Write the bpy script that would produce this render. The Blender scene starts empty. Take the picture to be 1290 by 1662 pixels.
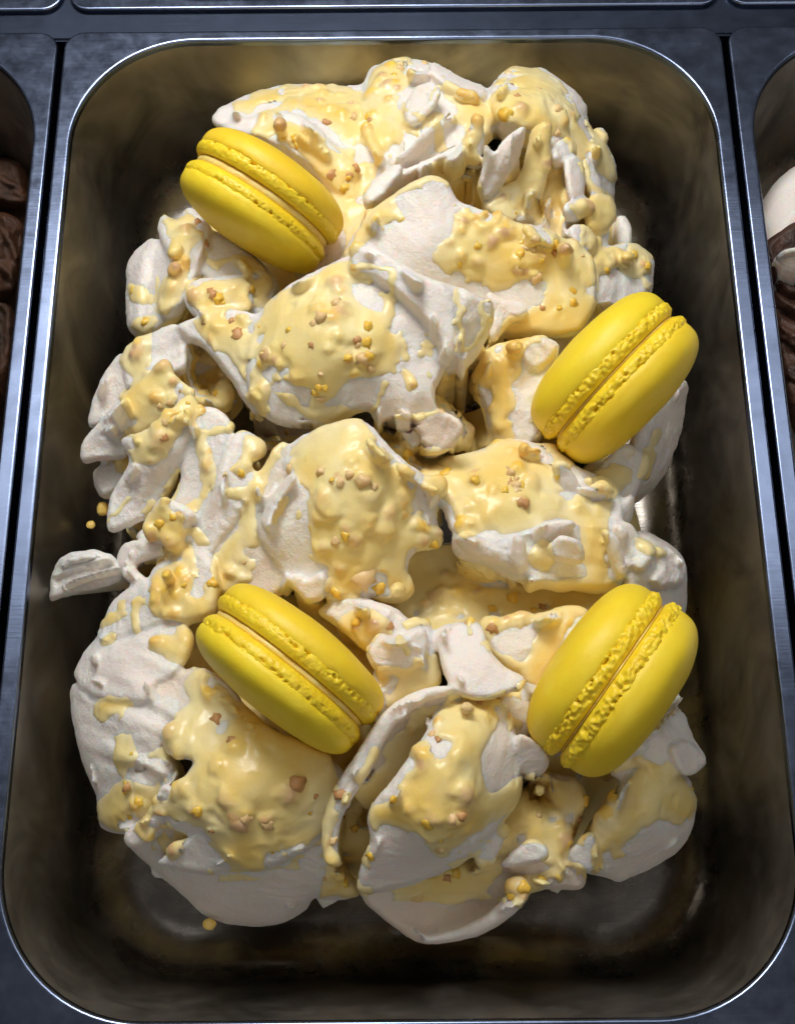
import bpy, bmesh, math, random
import numpy as np
from mathutils import Vector, Matrix
from mathutils.bvhtree import BVHTree

random.seed(7); rng = np.random.default_rng(7)
S = 0.001                                   # lengths below are in millimetres
scene = bpy.context.scene
COL = scene.collection

# ------------------------------------------------------------------ camera
F_PX, TILT, DIST, OX, OY, ROLL = 1960.0, 0.3317, 380.4, 0.23, -17.1, -0.0084
PW, PH = 1290.0, 1662.0
cd = np.array([0.0, math.sin(TILT), -math.cos(TILT)])
C0 = np.array([OX, OY, 0.0]) - DIST * cd
_r = np.array([1.0, 0.0, 0.0]); _u = np.cross(_r, cd)
cr = math.cos(ROLL) * _r + math.sin(ROLL) * _u
cu = -math.sin(ROLL) * _r + math.cos(ROLL) * _u
cam = bpy.data.cameras.new('camera'); camo = bpy.data.objects.new('camera', cam); COL.objects.link(camo)
cam.sensor_fit = 'VERTICAL'; cam.sensor_height = 36.0; cam.lens = F_PX / PH * 36.0
cam.clip_start = 0.01; cam.clip_end = 50.0
m = Matrix((cr, cu, -cd)).transposed().to_4x4(); m.translation = Vector(C0 * S)
camo.matrix_world = m
scene.camera = camo

# ------------------------------------------------------------------ light
world = bpy.data.worlds.new('World'); scene.world = world; world.use_nodes = True
bg = world.node_tree.nodes['Background']
bg.inputs['Color'].default_value = (1.0, 0.96, 0.94, 1); bg.inputs['Strength'].default_value = 0.09

def area(name, loc, target, sx, sy, power, col):
    l = bpy.data.lights.new(name, 'AREA'); l.shape = 'RECTANGLE'; l.size = sx; l.size_y = sy
    l.energy = power; l.color = col
    o = bpy.data.objects.new(name, l); COL.objects.link(o); o.location = loc
    d = Vector(target) - Vector(loc); o.rotation_euler = d.to_track_quat('-Z', 'Y').to_euler()
    return o
area('display_case_lamp', (-0.10, 0.34, 0.56), (0, 0.05, 0.0), 0.24, 0.13, 3.1, (1.0, 0.98, 0.96))
area('display_case_light_strip', (0.0, 0.27, 0.62), (0, 0.06, 0.0), 1.1, 0.30, 1.75, (0.97, 0.98, 1.0))
area('front_fill', (0.15, -0.75, 1.0), (0, -0.05, 0.0), 1.0, 0.6, 2.0, (1.0, 0.94, 0.87))  # added soft fill from the front to brighten the near lobes, no actual fixture

vs = scene.view_settings
vs.view_transform = 'Standard'; vs.look = 'None'; vs.exposure = 0.0; vs.gamma = 1.0; vs.use_curve_mapping = False
scene.cycles.use_denoising = True; scene.cycles.use_adaptive_sampling = True; scene.cycles.adaptive_threshold = 0.04; scene.cycles.adaptive_min_samples = 16
scene.cycles.max_bounces = 8; scene.cycles.diffuse_bounces = 6; scene.cycles.glossy_bounces = 3
scene.cycles.sample_clamp_indirect = 4.0

# ------------------------------------------------------------------ helpers
def ray(px, py):
    px = np.asarray(px, float); py = np.asarray(py, float)
    d = cd[None] + ((px - PW / 2) / F_PX).reshape(-1, 1) * cr[None] - ((py - PH / 2) / F_PX).reshape(-1, 1) * cu[None]
    return d
def unproj(px, py, z):
    """photograph position + height above the rim plane -> world point (mm)"""
    d = ray(px, py); t = (np.asarray(z, float).reshape(-1) - C0[2]) / d[:, 2]
    return C0[None] + d * t[:, None]
def proj(P):
    q = P - C0[None]; dz = q @ cd
    return PW / 2 + F_PX * (q @ cr) / dz, PH / 2 - F_PX * (q @ cu) / dz

def link(name, me, mat, parent=None, smooth=True):
    o = bpy.data.objects.new(name, me); COL.objects.link(o)
    if mat is not None: me.materials.append(mat)
    if smooth: me.polygons.foreach_set('use_smooth', np.ones(len(me.polygons), bool))
    if parent is not None: o.parent = parent
    return o
def mesh_np(name, V, Fq, Ft=None):
    """V (n,3) mm, Fq (m,4) quads, Ft (k,3) triangles"""
    me = bpy.data.meshes.new(name)
    Fq = np.asarray(Fq, np.int32).reshape(-1, 4); Ft = np.zeros((0, 3), np.int32) if Ft is None else np.asarray(Ft, np.int32).reshape(-1, 3)
    nl = Fq.size + Ft.size; nf = len(Fq) + len(Ft)
    me.vertices.add(len(V)); me.vertices.foreach_set('co', (np.asarray(V, np.float32) * S).ravel())
    me.loops.add(nl); me.loops.foreach_set('vertex_index', np.r_[Fq.ravel(), Ft.ravel()].astype(np.int32))
    me.polygons.add(nf)
    ls = np.r_[np.arange(len(Fq)) * 4, Fq.size + np.arange(len(Ft)) * 3].astype(np.int32)
    me.polygons.foreach_set('loop_start', ls)
    me.update(calc_edges=True); me.validate()
    return me
def tag(o, label=None, cat=None, group=None, kind=None):
    if label: o['label'] = label
    if cat: o['category'] = cat
    if group: o['group'] = group
    if kind: o['kind'] = kind
    return o
def empty(name, loc=(0, 0, 0)):
    o = bpy.data.objects.new(name, None); COL.objects.link(o); o.location = [c * S for c in loc]
    o.empty_display_size = 0.01
    return o
def adopt(o, parent):
    o.parent = parent; o.matrix_parent_inverse = Matrix.Translation(-parent.location) if parent.rotation_euler[:] == (0, 0, 0) else parent.matrix_basis.inverted()

# gradient noise -----------------------------------------------------
_perm = rng.permutation(256); _perm = np.r_[_perm, _perm, _perm]
_g = rng.normal(size=(256, 3)); _g /= np.linalg.norm(_g, axis=1)[:, None]; _g = _g.astype(np.float32); _perm = _perm.astype(np.int32)
def noise(P):
    P = np.asarray(P, np.float32); fl_ = np.floor(P); f = P - fl_; I = fl_.astype(np.int32) & 255
    w = f * f * f * (f * (f * 6 - 15) + 10)
    out = 0
    for dx in (0, 1):
        for dy in (0, 1):
            for dz in (0, 1):
                h = _perm[_perm[_perm[I[:, 0] + dx] + I[:, 1] + dy] + I[:, 2] + dz]
                g = _g[h]; v = (g[:, 0] * (f[:, 0] - dx) + g[:, 1] * (f[:, 1] - dy) + g[:, 2] * (f[:, 2] - dz))
                out = out + v * np.where(dx, w[:, 0], 1 - w[:, 0]) * np.where(dy, w[:, 1], 1 - w[:, 1]) * np.where(dz, w[:, 2], 1 - w[:, 2])
    return out
def fbm(P, oct=3, gain=0.5):
    o = 0; a = 1.0; P = np.asarray(P, float)
    for i in range(oct): o = o + a * noise(P * 2.03 ** i + 17.3 * i); a *= gain
    return o

# ------------------------------------------------------------------ materials
def mat(name):
    mt = bpy.data.materials.new(name); mt.use_nodes = True
    nt = mt.node_tree; b = nt.nodes['Principled BSDF']
    return mt, nt, b
def nd(nt, typ, **kw):
    n = nt.nodes.new(typ)
    for k, v in kw.items():
        if k in n.inputs: n.inputs[k].default_value = v
        else: setattr(n, k, v)
    return n
def objco(nt): return nd(nt, 'ShaderNodeTexCoord').outputs['Object']
def tex_noise(nt, co, scale, detail=4, rough=0.6, dist=0.0):
    n = nd(nt, 'ShaderNodeTexNoise'); n.inputs['Scale'].default_value = scale; n.inputs['Detail'].default_value = detail
    n.inputs['Roughness'].default_value = rough; n.inputs['Distortion'].default_value = dist
    nt.links.new(co, n.inputs['Vector']); return n.outputs['Fac']
def ramp(nt, fac, stops):
    r = nd(nt, 'ShaderNodeValToRGB'); e = r.color_ramp.elements
    while len(e) < len(stops): e.new(0.5)
    for el, (p, c) in zip(e, stops): el.position = p; el.color = (*c, 1)
    nt.links.new(fac, r.inputs[0]); return r.outputs[0]
def bump(nt, b, h, dist, strength=1.0, prev=None):
    n = nd(nt, 'ShaderNodeBump'); n.inputs['Distance'].default_value = dist; n.inputs['Strength'].default_value = strength
    nt.links.new(h, n.inputs['Height'])
    if prev is not None: nt.links.new(prev, n.inputs['Normal'])
    nt.links.new(n.outputs[0], b.inputs['Normal']); return n.outputs[0]
def sss(b, w, rad, scale=0.001):
    b.inputs['Subsurface Weight'].default_value = w; b.inputs['Subsurface Radius'].default_value = rad
    b.inputs['Subsurface Scale'].default_value = scale

def m_steel(name, col, rough, bstr=0.3, grime=0.5):
    mt, nt, b = mat(name); co = objco(nt)
    b.inputs['Metallic'].default_value = 1.0
    mp = nd(nt, 'ShaderNodeMapping'); mp.inputs['Scale'].default_value = (60, 900, 60); nt.links.new(co, mp.inputs[0])
    st = tex_noise(nt, mp.outputs[0], 1.0, 1)
    cl = tex_noise(nt, co, 26, 3, 0.6, 0.8)
    sm = tex_noise(nt, co, 140, 2, 0.7)
    d = tuple(c * (1 - grime * 0.55) for c in col)
    c1 = ramp(nt, cl, [(0.3, d), (0.7, col)]); nt.links.new(c1, b.inputs['Base Color'])
    mx = nd(nt, 'ShaderNodeMath', operation='MULTIPLY_ADD'); nt.links.new(sm, mx.inputs[0]); mx.inputs[1].default_value = 0.22; mx.inputs[2].default_value = rough - 0.09
    nt.links.new(mx.outputs[0], b.inputs['Roughness'])
    bump(nt, b, st, 0.00006, bstr)
    return mt
M_RIM = m_steel('rim_steel', (0.22, 0.27, 0.40), 0.21, 0.3, 0.7)
M_BASIN = m_steel('basin_steel', (0.47, 0.435, 0.385), 0.23, 0.5, 1.25)
def film_on_walls(mt):
    # a dried milky film dulls the walls, the washed floor stays glossy
    nt = mt.node_tree; b = nt.nodes['Principled BSDF']; src = b.inputs['Roughness'].links[0].from_socket; co = objco(nt)
    sp = nd(nt, 'ShaderNodeSeparateXYZ'); nt.links.new(co, sp.inputs[0])
    n = tex_noise(nt, co, 40, 3, 0.65, 1.2)
    a = nd(nt, 'ShaderNodeMath', operation='MULTIPLY_ADD'); nt.links.new(n, a.inputs[0]); a.inputs[1].default_value = 0.05; nt.links.new(sp.outputs[2], a.inputs[2])
    mr = nd(nt, 'ShaderNodeMapRange'); nt.links.new(a.outputs[0], mr.inputs[0]); mr.inputs[1].default_value = -0.045; mr.inputs[2].default_value = 0.015; mr.inputs[3].default_value = 0.0; mr.inputs[4].default_value = 0.26
    ad = nd(nt, 'ShaderNodeMath', operation='ADD'); nt.links.new(src, ad.inputs[0]); nt.links.new(mr.outputs[0], ad.inputs[1]); nt.links.new(ad.outputs[0], b.inputs['Roughness'])
film_on_walls(M_BASIN)
M_BAR = m_steel('bar_steel', (0.04, 0.05, 0.075), 0.42)

def m_gelato(name, a, bcol, deep=0.0011):
    mt, nt, b = mat(name); co = objco(nt)
    n1 = tex_noise(nt, co, 45, 2, 0.6, 0.0); n2 = tex_noise(nt, co, 520, 4, 0.8)
    c = ramp(nt, n1, [(0.30, a), (0.72, bcol)]); nt.links.new(c, b.inputs['Base Color'])
    bump(nt, b, n2, deep, 0.6)
    b.inputs['Roughness'].default_value = 0.38; b.inputs['Specular IOR Level'].default_value = 0.45
    sss(b, 0.6, (3.6, 2.0, 1.2))
    return mt
def nd_noise_vec(nt, co, scale):
    n = nd(nt, 'ShaderNodeTexNoise'); n.inputs['Scale'].default_value = scale; nt.links.new(co, n.inputs['Vector']); return n.outputs['Color']
M_GEL = m_gelato('white_gelato', (0.86, 0.775, 0.70), (0.90, 0.85, 0.79))
M_GELP = m_gelato('cream_gelato', (0.83, 0.69, 0.56), (0.87, 0.77, 0.66))
M_CHOC = m_gelato('chocolate_gelato', (0.03, 0.012, 0.005), (0.08, 0.032, 0.014), 0.0022)

def m_sauce():
    mt, nt, b = mat('lemon_sauce'); co = objco(nt)
    n1 = tex_noise(nt, co, 38, 2, 0.6, 0.0); n2 = tex_noise(nt, co, 420, 2)
    c = ramp(nt, n1, [(0.30, (0.86, 0.61, 0.16)), (0.5, (0.87, 0.70, 0.29)), (0.70, (0.88, 0.77, 0.43))])
    at = nd(nt, 'ShaderNodeAttribute', attribute_name='nut')
    mx = nd(nt, 'ShaderNodeMix', data_type='RGBA'); nt.links.new(at.outputs['Alpha'], mx.inputs[0]); nt.links.new(c, mx.inputs[6]); nt.links.new(at.outputs['Color'], mx.inputs[7])
    nt.links.new(mx.outputs[2], b.inputs['Base Color'])
    bump(nt, b, n2, 0.0004, 0.3)
    b.inputs['Roughness'].default_value = 0.30; b.inputs['Specular IOR Level'].default_value = 0.4
    sss(b, 0.5, (1.8, 1.4, 0.6))
    return mt
M_SAUCE = m_sauce()
def m_simple(name, c0, c1, scale, rough, bdist=0.0003, sub=0.0, rad=(1.5, 1, .5)):
    mt, nt, b = mat(name); co = objco(nt)
    c = ramp(nt, tex_noise(nt, co, scale, 2), [(0.3, c0), (0.7, c1)]); nt.links.new(c, b.inputs['Base Color'])
    bump(nt, b, tex_noise(nt, co, scale * 6, 2), bdist, 0.5)
    b.inputs['Roughness'].default_value = rough
    if sub: sss(b, sub, rad)
    return mt
M_NUT = m_simple('toasted_nut', (0.50, 0.24, 0.08), (0.66, 0.38, 0.16), 160, 0.45, 0.0004, 0.3)
M_NUTP = m_simple('pale_nut', (0.72, 0.47, 0.20), (0.83, 0.62, 0.32), 160, 0.45, 0.0004, 0.3)
M_CANDY = m_simple('candied_crumb', (0.80, 0.46, 0.05), (0.88, 0.62, 0.10), 140, 0.35, 0.0004, 0.4)
M_SHELL = m_simple('macaron_shell', (0.91, 0.655, 0.022), (0.92, 0.70, 0.03), 240, 0.5, 0.00012, 0.15, (1.2, .8, .1))
def vary(mt, k):
    nt = mt.node_tree; b = nt.nodes['Principled BSDF']; src = b.inputs['Base Color'].links[0].from_socket
    oi = nd(nt, 'ShaderNodeObjectInfo'); hs = nd(nt, 'ShaderNodeHueSaturation'); nt.links.new(src, hs.inputs['Color'])
    mr = nd(nt, 'ShaderNodeMapRange'); nt.links.new(oi.outputs['Random'], mr.inputs[0]); mr.inputs[3].default_value = 0.5 - k; mr.inputs[4].default_value = 0.5 + k * 0.4
    nt.links.new(mr.outputs[0], hs.inputs['Hue']); nt.links.new(hs.outputs[0], b.inputs['Base Color'])
vary(M_SHELL, 0.012)
M_FOOT = m_simple('macaron_foot', (0.90, 0.625, 0.018), (0.92, 0.69, 0.03), 200, 0.42, 0.0004, 0.2, (1.2, .8, .1))
M_FILL = m_simple('macaron_filling', (0.84, 0.61, 0.13), (0.87, 0.70, 0.26), 120, 0.4, 0.0002, 0.4)
M_CSAUCE = m_simple('dark_chocolate', (0.03, 0.012, 0.007), (0.09, 0.04, 0.024), 160, 0.5, 0.0012)
M_DROP = m_simple('sauce_drop', (0.84, 0.55, 0.11), (0.88, 0.64, 0.2), 100, 0.3, 0.0003, 0.3)
M_DARK = m_simple('dark_cabinet', (0.012, 0.012, 0.014), (0.02, 0.02, 0.022), 20, 0.7)
# ------------------------------------------------------------------ steel pans
def rrect(hw, hl, rc, n=20, ns=10):
    """rounded rectangle, the same vertex count for every section"""
    out = []
    for (sx, sy, a0) in ((1, 1, 0), (-1, 1, 90), (-1, -1, 180), (1, -1, 270)):
        for i in range(n + 1):
            a = math.radians(a0 + 90 * i / n)
            out.append((sx * (hw - rc) + rc * math.cos(a), sy * (hl - rc) + rc * math.sin(a)))
        # straight run to the next corner
        nx, ny = {(1, 1): (-1, 1), (-1, 1): (-1, -1), (-1, -1): (1, -1), (1, -1): (1, 1)}[(sx, sy)]
        a1 = math.radians(a0 + 90)
        p = np.array([sx * (hw - rc) + rc * math.cos(a1), sy * (hl - rc) + rc * math.sin(a1)])
        q = np.array([nx * (hw - rc) + rc * math.cos(a1), ny * (hl - rc) + rc * math.sin(a1)])
        for i in range(1, ns): out.append(tuple(p + (q - p) * i / ns))
    return np.array(out)
def loft(secs, cap=False):
    V = []
    for hw, hl, rc, z in secs:
        p = rrect(hw, hl, rc); V.append(np.c_[p, np.full(len(p), z)])
    n = len(V[0]); V = np.concatenate(V); Fq = []
    i = np.arange(n); j = (i + 1) % n
    for k in range(len(secs) - 1):
        Fq.append(np.c_[k * n + i, k * n + j, (k + 1) * n + j, (k + 1) * n + i])
    Fq = np.concatenate(Fq); Ft = None
    if cap:
        c = len(V); V = np.r_[V, [[0, 0, secs[-1][3]]]]; b = (len(secs) - 1) * n
        Ft = np.c_[b + i, b + j, np.full(n, c)]
    return V, Fq, Ft
HW, HL, RC = 114.0, 165.0, 43.0
OW, OL = 119.6, 169.6
rim_secs = [(OW, OL, 7.5, -9)]
for a in range(0, 91, 15):
    t = math.radians(a); rr = 0.9
    rim_secs.append((OW - rr + rr * math.cos(t), OL - rr + rr * math.cos(t), 7.5 - rr + rr * math.cos(t), -rr + rr * math.sin(t)))
rim_secs += [(OW - 1.2, OL - 1.2, 6.5, 0.0), (HW + 1.6, HL + 1.6, RC + 1.6, 0.0)]
for a in range(0, 91, 15):
    t = math.radians(a); rr = 1.1
    rim_secs.append((HW + rr - rr * math.sin(t), HL + rr - rr * math.sin(t), RC + rr - rr * math.sin(t), -rr + rr * math.cos(t)))
rim_secs += [(HW - 0.1, HL - 0.1, RC, -2.6)]
bas_secs = [(HW - 0.05, HL - 0.05, RC, -2.5), (HW - 0.6, HL - 0.6, RC - .4, -5), (HW - 0.9, HL - 0.9, RC - .6, -9)]
for i in range(1, 9): bas_secs.append((HW - 0.9 - 7 * i / 8, HL - 0.9 - 7 * i / 8, RC - 0.6 - 4 * i / 8, -9 - 43 * i / 8))
for a in range(10, 91, 10):
    t = math.radians(a); rr = 19
    bas_secs.append((HW - 7.9 - rr + rr * math.cos(t), HL - 7.9 - rr + rr * math.cos(t), RC - 4.6 - rr + rr * math.cos(t), -52 - rr * math.sin(t)))
RIM_ME = mesh_np('rim', *loft(rim_secs)); BAS_ME = mesh_np('basin', *loft(bas_secs, True))
RIM_ME.materials.append(M_RIM); BAS_ME.materials.append(M_BASIN)
for me_ in (RIM_ME, BAS_ME): me_.polygons.foreach_set('use_smooth', np.ones(len(me_.polygons), bool)); me_.flip_normals()
def pan(loc, label):
    e = empty('steel_pan', loc); tag(e, label, 'pan', 'steel gelato pans in the display case')
    for nm, me_ in (('rim', RIM_ME), ('basin', BAS_ME)):
        o = bpy.data.objects.new(nm, me_); COL.objects.link(o); o.parent = e
    return e
PITCH = 2 * OW + 2.2
far_y = unproj([645], [19], -1)[0][1] + OL
pan((0, 0, 0), 'deep steel pan holding the white gelato with lemon sauce and macarons')
pan((-PITCH, 0, 0), 'steel pan at the left edge with brown chocolate gelato')
pan((PITCH, 0, 0), 'steel pan at the right edge with white and chocolate gelato')
tl = unproj([142], [5], -1)[0][0]; tr_ = unproj([1138], [5], -1)[0][0]
mid = (tl + tr_) / 2
pan((mid, far_y, 1.5), 'empty dark pan behind the main pan, only its near rim showing')
pan((mid - PITCH, far_y, 1.5), 'dark pan in the top left corner, only its near rim showing')
pan((mid + PITCH, far_y, 1.5), 'dark pan in the top right corner, only its near rim showing')
# cross bar of the cabinet between the two rows and the dark well under the pans
y0 = OL - 3; y1 = far_y - OL + 8
def boxmesh(name, x0, x1, y0, y1, z0, z1, bev):
    bm = bmesh.new(); bmesh.ops.create_cube(bm, size=1.0)
    for v in bm.verts: v.co = Vector(((x0 + x1) / 2 + v.co.x * (x1 - x0), (y0 + y1) / 2 + v.co.y * (y1 - y0), (z0 + z1) / 2 + v.co.z * (z1 - z0))) * S
    bmesh.ops.bevel(bm, geom=bm.edges[:], offset=bev * S, segments=3, affect='EDGES')
    me = bpy.data.meshes.new(name); bm.to_mesh(me); bm.free(); return me
tag(link('cabinet_bar', boxmesh('cabinet_bar', -420, 420, y0, y1, -6, -0.9, 0.8), M_BAR, smooth=False), kind='structure')
tag(link('cabinet_floor', boxmesh('cabinet_floor', -700, 700, -420, 700, -92, -84, 1), M_DARK, smooth=False), kind='structure')
# ------------------------------------------------------------------ gelato folds
def smooth_loop(pts, step=3.0, closed=True):
    P = np.array([p[:2] for p in pts], float); n = len(P); out = []
    for i in range(n if closed else n - 1):
        p0, p1, p2, p3 = (P[(i + k) % n] if closed else P[min(max(i + k, 0), n - 1)] for k in (-1, 0, 1, 2))
        k = max(2, int(np.linalg.norm(p2 - p1) / step))
        t = (np.arange(k) / k)[:, None]
        # half way between a Catmull-Rom curve and the straight chord keeps corners
        a = 0.5 * (2 * p1 + (p2 - p0) * t + (2 * p0 - 5 * p1 + 4 * p2 - p3) * t ** 2 + (3 * p1 - p0 - 3 * p2 + p3) * t ** 3)
        out.append(a * 0.8 + (p1 + (p2 - p1) * t) * 0.2)
    if not closed: out.append(P[-1:])
    return np.concatenate(out)
def inside(poly, X, Y):
    r = np.zeros(X.shape, bool); x0, y0 = poly[:, 0], poly[:, 1]; x1, y1 = np.roll(x0, -1), np.roll(y0, -1)
    for a, b, c, d in zip(x0, y0, x1, y1):
        if b == d: continue
        cond = (b > Y) != (d > Y)
        r ^= cond & (X < (c - a) * (Y - b) / (d - b) + a)
    return r
def seg_dist(poly, X, Y, closed=True):
    """distance, nearest point, index of the nearest segment"""
    A = poly; B = np.roll(poly, -1, 0)
    if not closed: A, B = A[:-1], B[:-1]
    D = np.full(X.size, 1e9); N = np.zeros((X.size, 2)); K = np.zeros(X.size, int)
    P = np.c_[X.ravel(), Y.ravel()]
    for i in range(len(A)):
        ab = B[i] - A[i]; L = ab @ ab + 1e-12
        t = np.clip(((P - A[i]) @ ab) / L, 0, 1); q = A[i] + t[:, None] * ab
        d = (P[:, 0] - q[:, 0]) ** 2 + (P[:, 1] - q[:, 1]) ** 2
        m_ = d < D; D[m_] = d[m_]; N[m_] = q[m_]; K[m_] = i
    return np.sqrt(D), N, K
def surf_fn(ctrl):
    c = np.array(ctrl, float); n = len(c)
    if n == 1: return lambda x, y: np.full(np.shape(x), c[0, 2])
    if n <= 3:
        A = np.c_[c[:, :2] / 100, np.ones(n)]; k = np.linalg.lstsq(A, c[:, 2], rcond=None)[0]
        return lambda x, y: x / 100 * k[0] + y / 100 * k[1] + k[2]
    def U(r2): return 0.5 * r2 * np.log(r2 + 1e-9)
    p = c[:, :2] / 100; r2 = ((p[:, None] - p[None]) ** 2).sum(-1)
    K = U(r2) + 0.02 * np.eye(n); Pm = np.c_[np.ones(n), p]
    M = np.block([[K, Pm], [Pm.T, np.zeros((3, 3))]]); w = np.linalg.solve(M, np.r_[c[:, 2], 0, 0, 0])
    lo, hi = c[:, 2].min() - 6, c[:, 2].max() + 6
    def f(x, y):
        x = x / 100; y = y / 100; o = w[n] + w[n + 1] * x + w[n + 2] * y
        for i in range(n): o = o + w[i] * U((x - p[i, 0]) ** 2 + (y - p[i, 1]) ** 2)
        return np.clip(o, lo, hi)
    return f
MMPX = 0.192
ZS = 1.3
FOLDS = []
def fold(name, outline, ctrl, r=4.0, h=None, thick=7.0, inset=9.0, bot=None, amp=0.6, wl=7.0, stria=None, jag=1.2, lip=0.0, m=None, step=3.2, parent=None, ruffle=True):
    """outline: traced edge; ctrl: (x, y, z) heights of its upper face in mm above the rim; r, h: width and drop of the rounded edge;
    thick: height of the free edge before the underside runs back by `inset`; stria = (angle, pitch, depth) of spatula lines; lip: raised edge"""
    h = r if h is None else h
    if r < 5: r *= 0.62; h *= 0.62; lip = lip or 0.45
    thick *= 0.75; amp *= 0.55; jag *= 0.7; wl *= 1.25
    if stria is None: stria = ((len(FOLDS) * 47) % 180, 3.4, 0.16)
    sd = len(FOLDS) * 3.7 + 1.0
    loop = smooth_loop(outline, 5.0)
    area2 = np.sum(loop[:, 0] * np.roll(loop[:, 1], -1) - np.roll(loop[:, 0], -1) * loop[:, 1])
    if area2 < 0: loop = loop[::-1]
    tang = np.roll(loop, -1, 0) - np.roll(loop, 1, 0); tang /= np.linalg.norm(tang, axis=1)[:, None] + 1e-9
    nin = np.c_[-tang[:, 1], tang[:, 0]]                       # inward (px space, y down)
    if jag:
        q = np.c_[loop / 16.0, np.full(len(loop), sd)]
        loop = loop + nin * ((fbm(q, 3, 0.6) * 2.0) * jag)[:, None]
    x0, y0 = np.floor(loop.min(0) - step); x1, y1 = loop.max(0) + step
    gx = np.arange(x0, x1 + step, step); gy = np.arange(y0, y1 + step, step)
    X, Y = np.meshgrid(gx, gy); ins = inside(loop, X, Y)
    cell = ins[:-1, :-1] & ins[1:, :-1] & ins[1:, 1:] & ins[:-1, 1:]
    if cell.sum() < 2: return None
    idx = np.arange(X.size).reshape(X.shape)
    q = np.stack([idx[:-1, :-1], idx[1:, :-1], idx[1:, 1:], idx[:-1, 1:]], -1)[cell]
    used = np.unique(q); rem = np.full(X.size, -1); rem[used] = np.arange(len(used)); q = rem[q]
    px, py = X.ravel()[used], Y.ravel()[used]
    e = np.concatenate([q[:, [0, 1]], q[:, [1, 2]], q[:, [2, 3]], q[:, [3, 0]]]); key = np.sort(e, 1)
    _, inv, cnt = np.unique(key, axis=0, return_inverse=True, return_counts=True)
    be = e[cnt[inv.ravel()] == 1]; bv = np.unique(be)
    d, near, K = seg_dist(loop, px, py)
    px[bv], py[bv] = near[bv, 0], near[bv, 1]; d[bv] = 0
    dm = d * MMPX
    rr = max(0.3, min(r, dm.max() * 0.98)); hh = h * min(1.0, rr / r)
    t = np.clip(1 - dm / rr, 0, 1)
    z = surf_fn(ctrl)(px, py) * ZS - (12 if name == 'gelato_core' else 0) - hh * (1 - np.sqrt(np.clip(1 - t * t, 0, 1)))
    if lip: z = z + lip * np.exp(-((dm - 1.2) / 1.2) ** 2) * (0.5 + 1.4 * noise(np.c_[px / 40, py / 40, np.full(len(px), sd)]))
    wpos = np.c_[px * MMPX, py * MMPX, np.full(len(px), sd)]
    fall = np.clip(dm / 2.0, 0.25, 1)
    z = z + fall * (amp * fbm(wpos / wl, 4, 0.52) * 1.5 + 0.55 * amp * (0.5 - np.abs(noise(wpos / (wl * 0.55) + 9.1)) * 2.4))
    if stria:
        a, pitch, depth = stria; depth *= 2.1; ca, sa = math.cos(math.radians(a)), math.sin(math.radians(a))
        al = wpos[:, 0] * ca + wpos[:, 1] * sa; ac = -wpos[:, 0] * sa + wpos[:, 1] * ca
        ac = ac + 1.6 * noise(wpos / 11.0 + 4.0)
        z = z + fall * depth * 2.2 * (noise(np.c_[al / 26, ac / pitch, wpos[:, 2]]) + 0.5 * noise(np.c_[al / 18, ac / pitch * 2.3, wpos[:, 2] + 5]))
    V = unproj(px, py, z)
    # free edge, underside and stem
    ninw = np.c_[nin[K[bv], 0], -nin[K[bv], 1]]
    ins_mm = min(inset, dm.max() * 0.75)
    zb = (min(-22.0, V[:, 2].min() - 12) if bot is None else bot)
    base = V[bv]; rings = [base]
    prof = [(0.35, -0.02), (0.75, 0.02), (1.0, 0.12), (1.12, 0.35), (1.3, 0.7)]
    jit = fbm(np.c_[base / 5.0], 2)
    for fz, fi in prof:
        p = base.copy(); p[:, :2] += ninw * (fi * ins_mm + 0.5 * jit * (fi > 0))[:, None]; p[:, 2] = np.maximum(base[:, 2] - thick * fz, zb); rings.append(p)
    for fz in (0.3, 1.0):
        p = base.copy(); p[:, :2] += ninw * ins_mm; p[:, 2] = np.minimum((base[:, 2] - thick * 1.5) * (1 - fz) + zb * fz, base[:, 2] - thick * 1.5 - fz); rings.append(p)
    n0 = len(V); nb = len(bv); bmap = np.full(n0, -1); bmap[bv] = np.arange(nb)
    allV = [V] + rings[1:]; Fq = [q]
    for k in range(len(rings) - 1):
        ia = be if k == 0 else n0 + (k - 1) * nb + bmap[be]
        ib = n0 + k * nb + bmap[be]
        Fq.append(np.c_[ia[:, 1], ia[:, 0], ib[:, 0], ib[:, 1]])
    c = V.mean(0); c[2] = zb - 1; nv = n0 + (len(rings) - 1) * nb
    last = n0 + (len(rings) - 2) * nb + bmap[be]
    Ft = np.c_[last[:, 1], last[:, 0], np.full(len(be), nv)]
    allV = np.concatenate(allV + [c[None]])
    me = mesh_np(name, allV, np.concatenate(Fq), Ft)
    o = link(name, me, m or M_GEL, parent or GELATO)
    o['_keep'] = 1
    FOLDS.append(o)
    per = np.linalg.norm(np.roll(loop, -1, 0) - loop, axis=1).sum()
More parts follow.
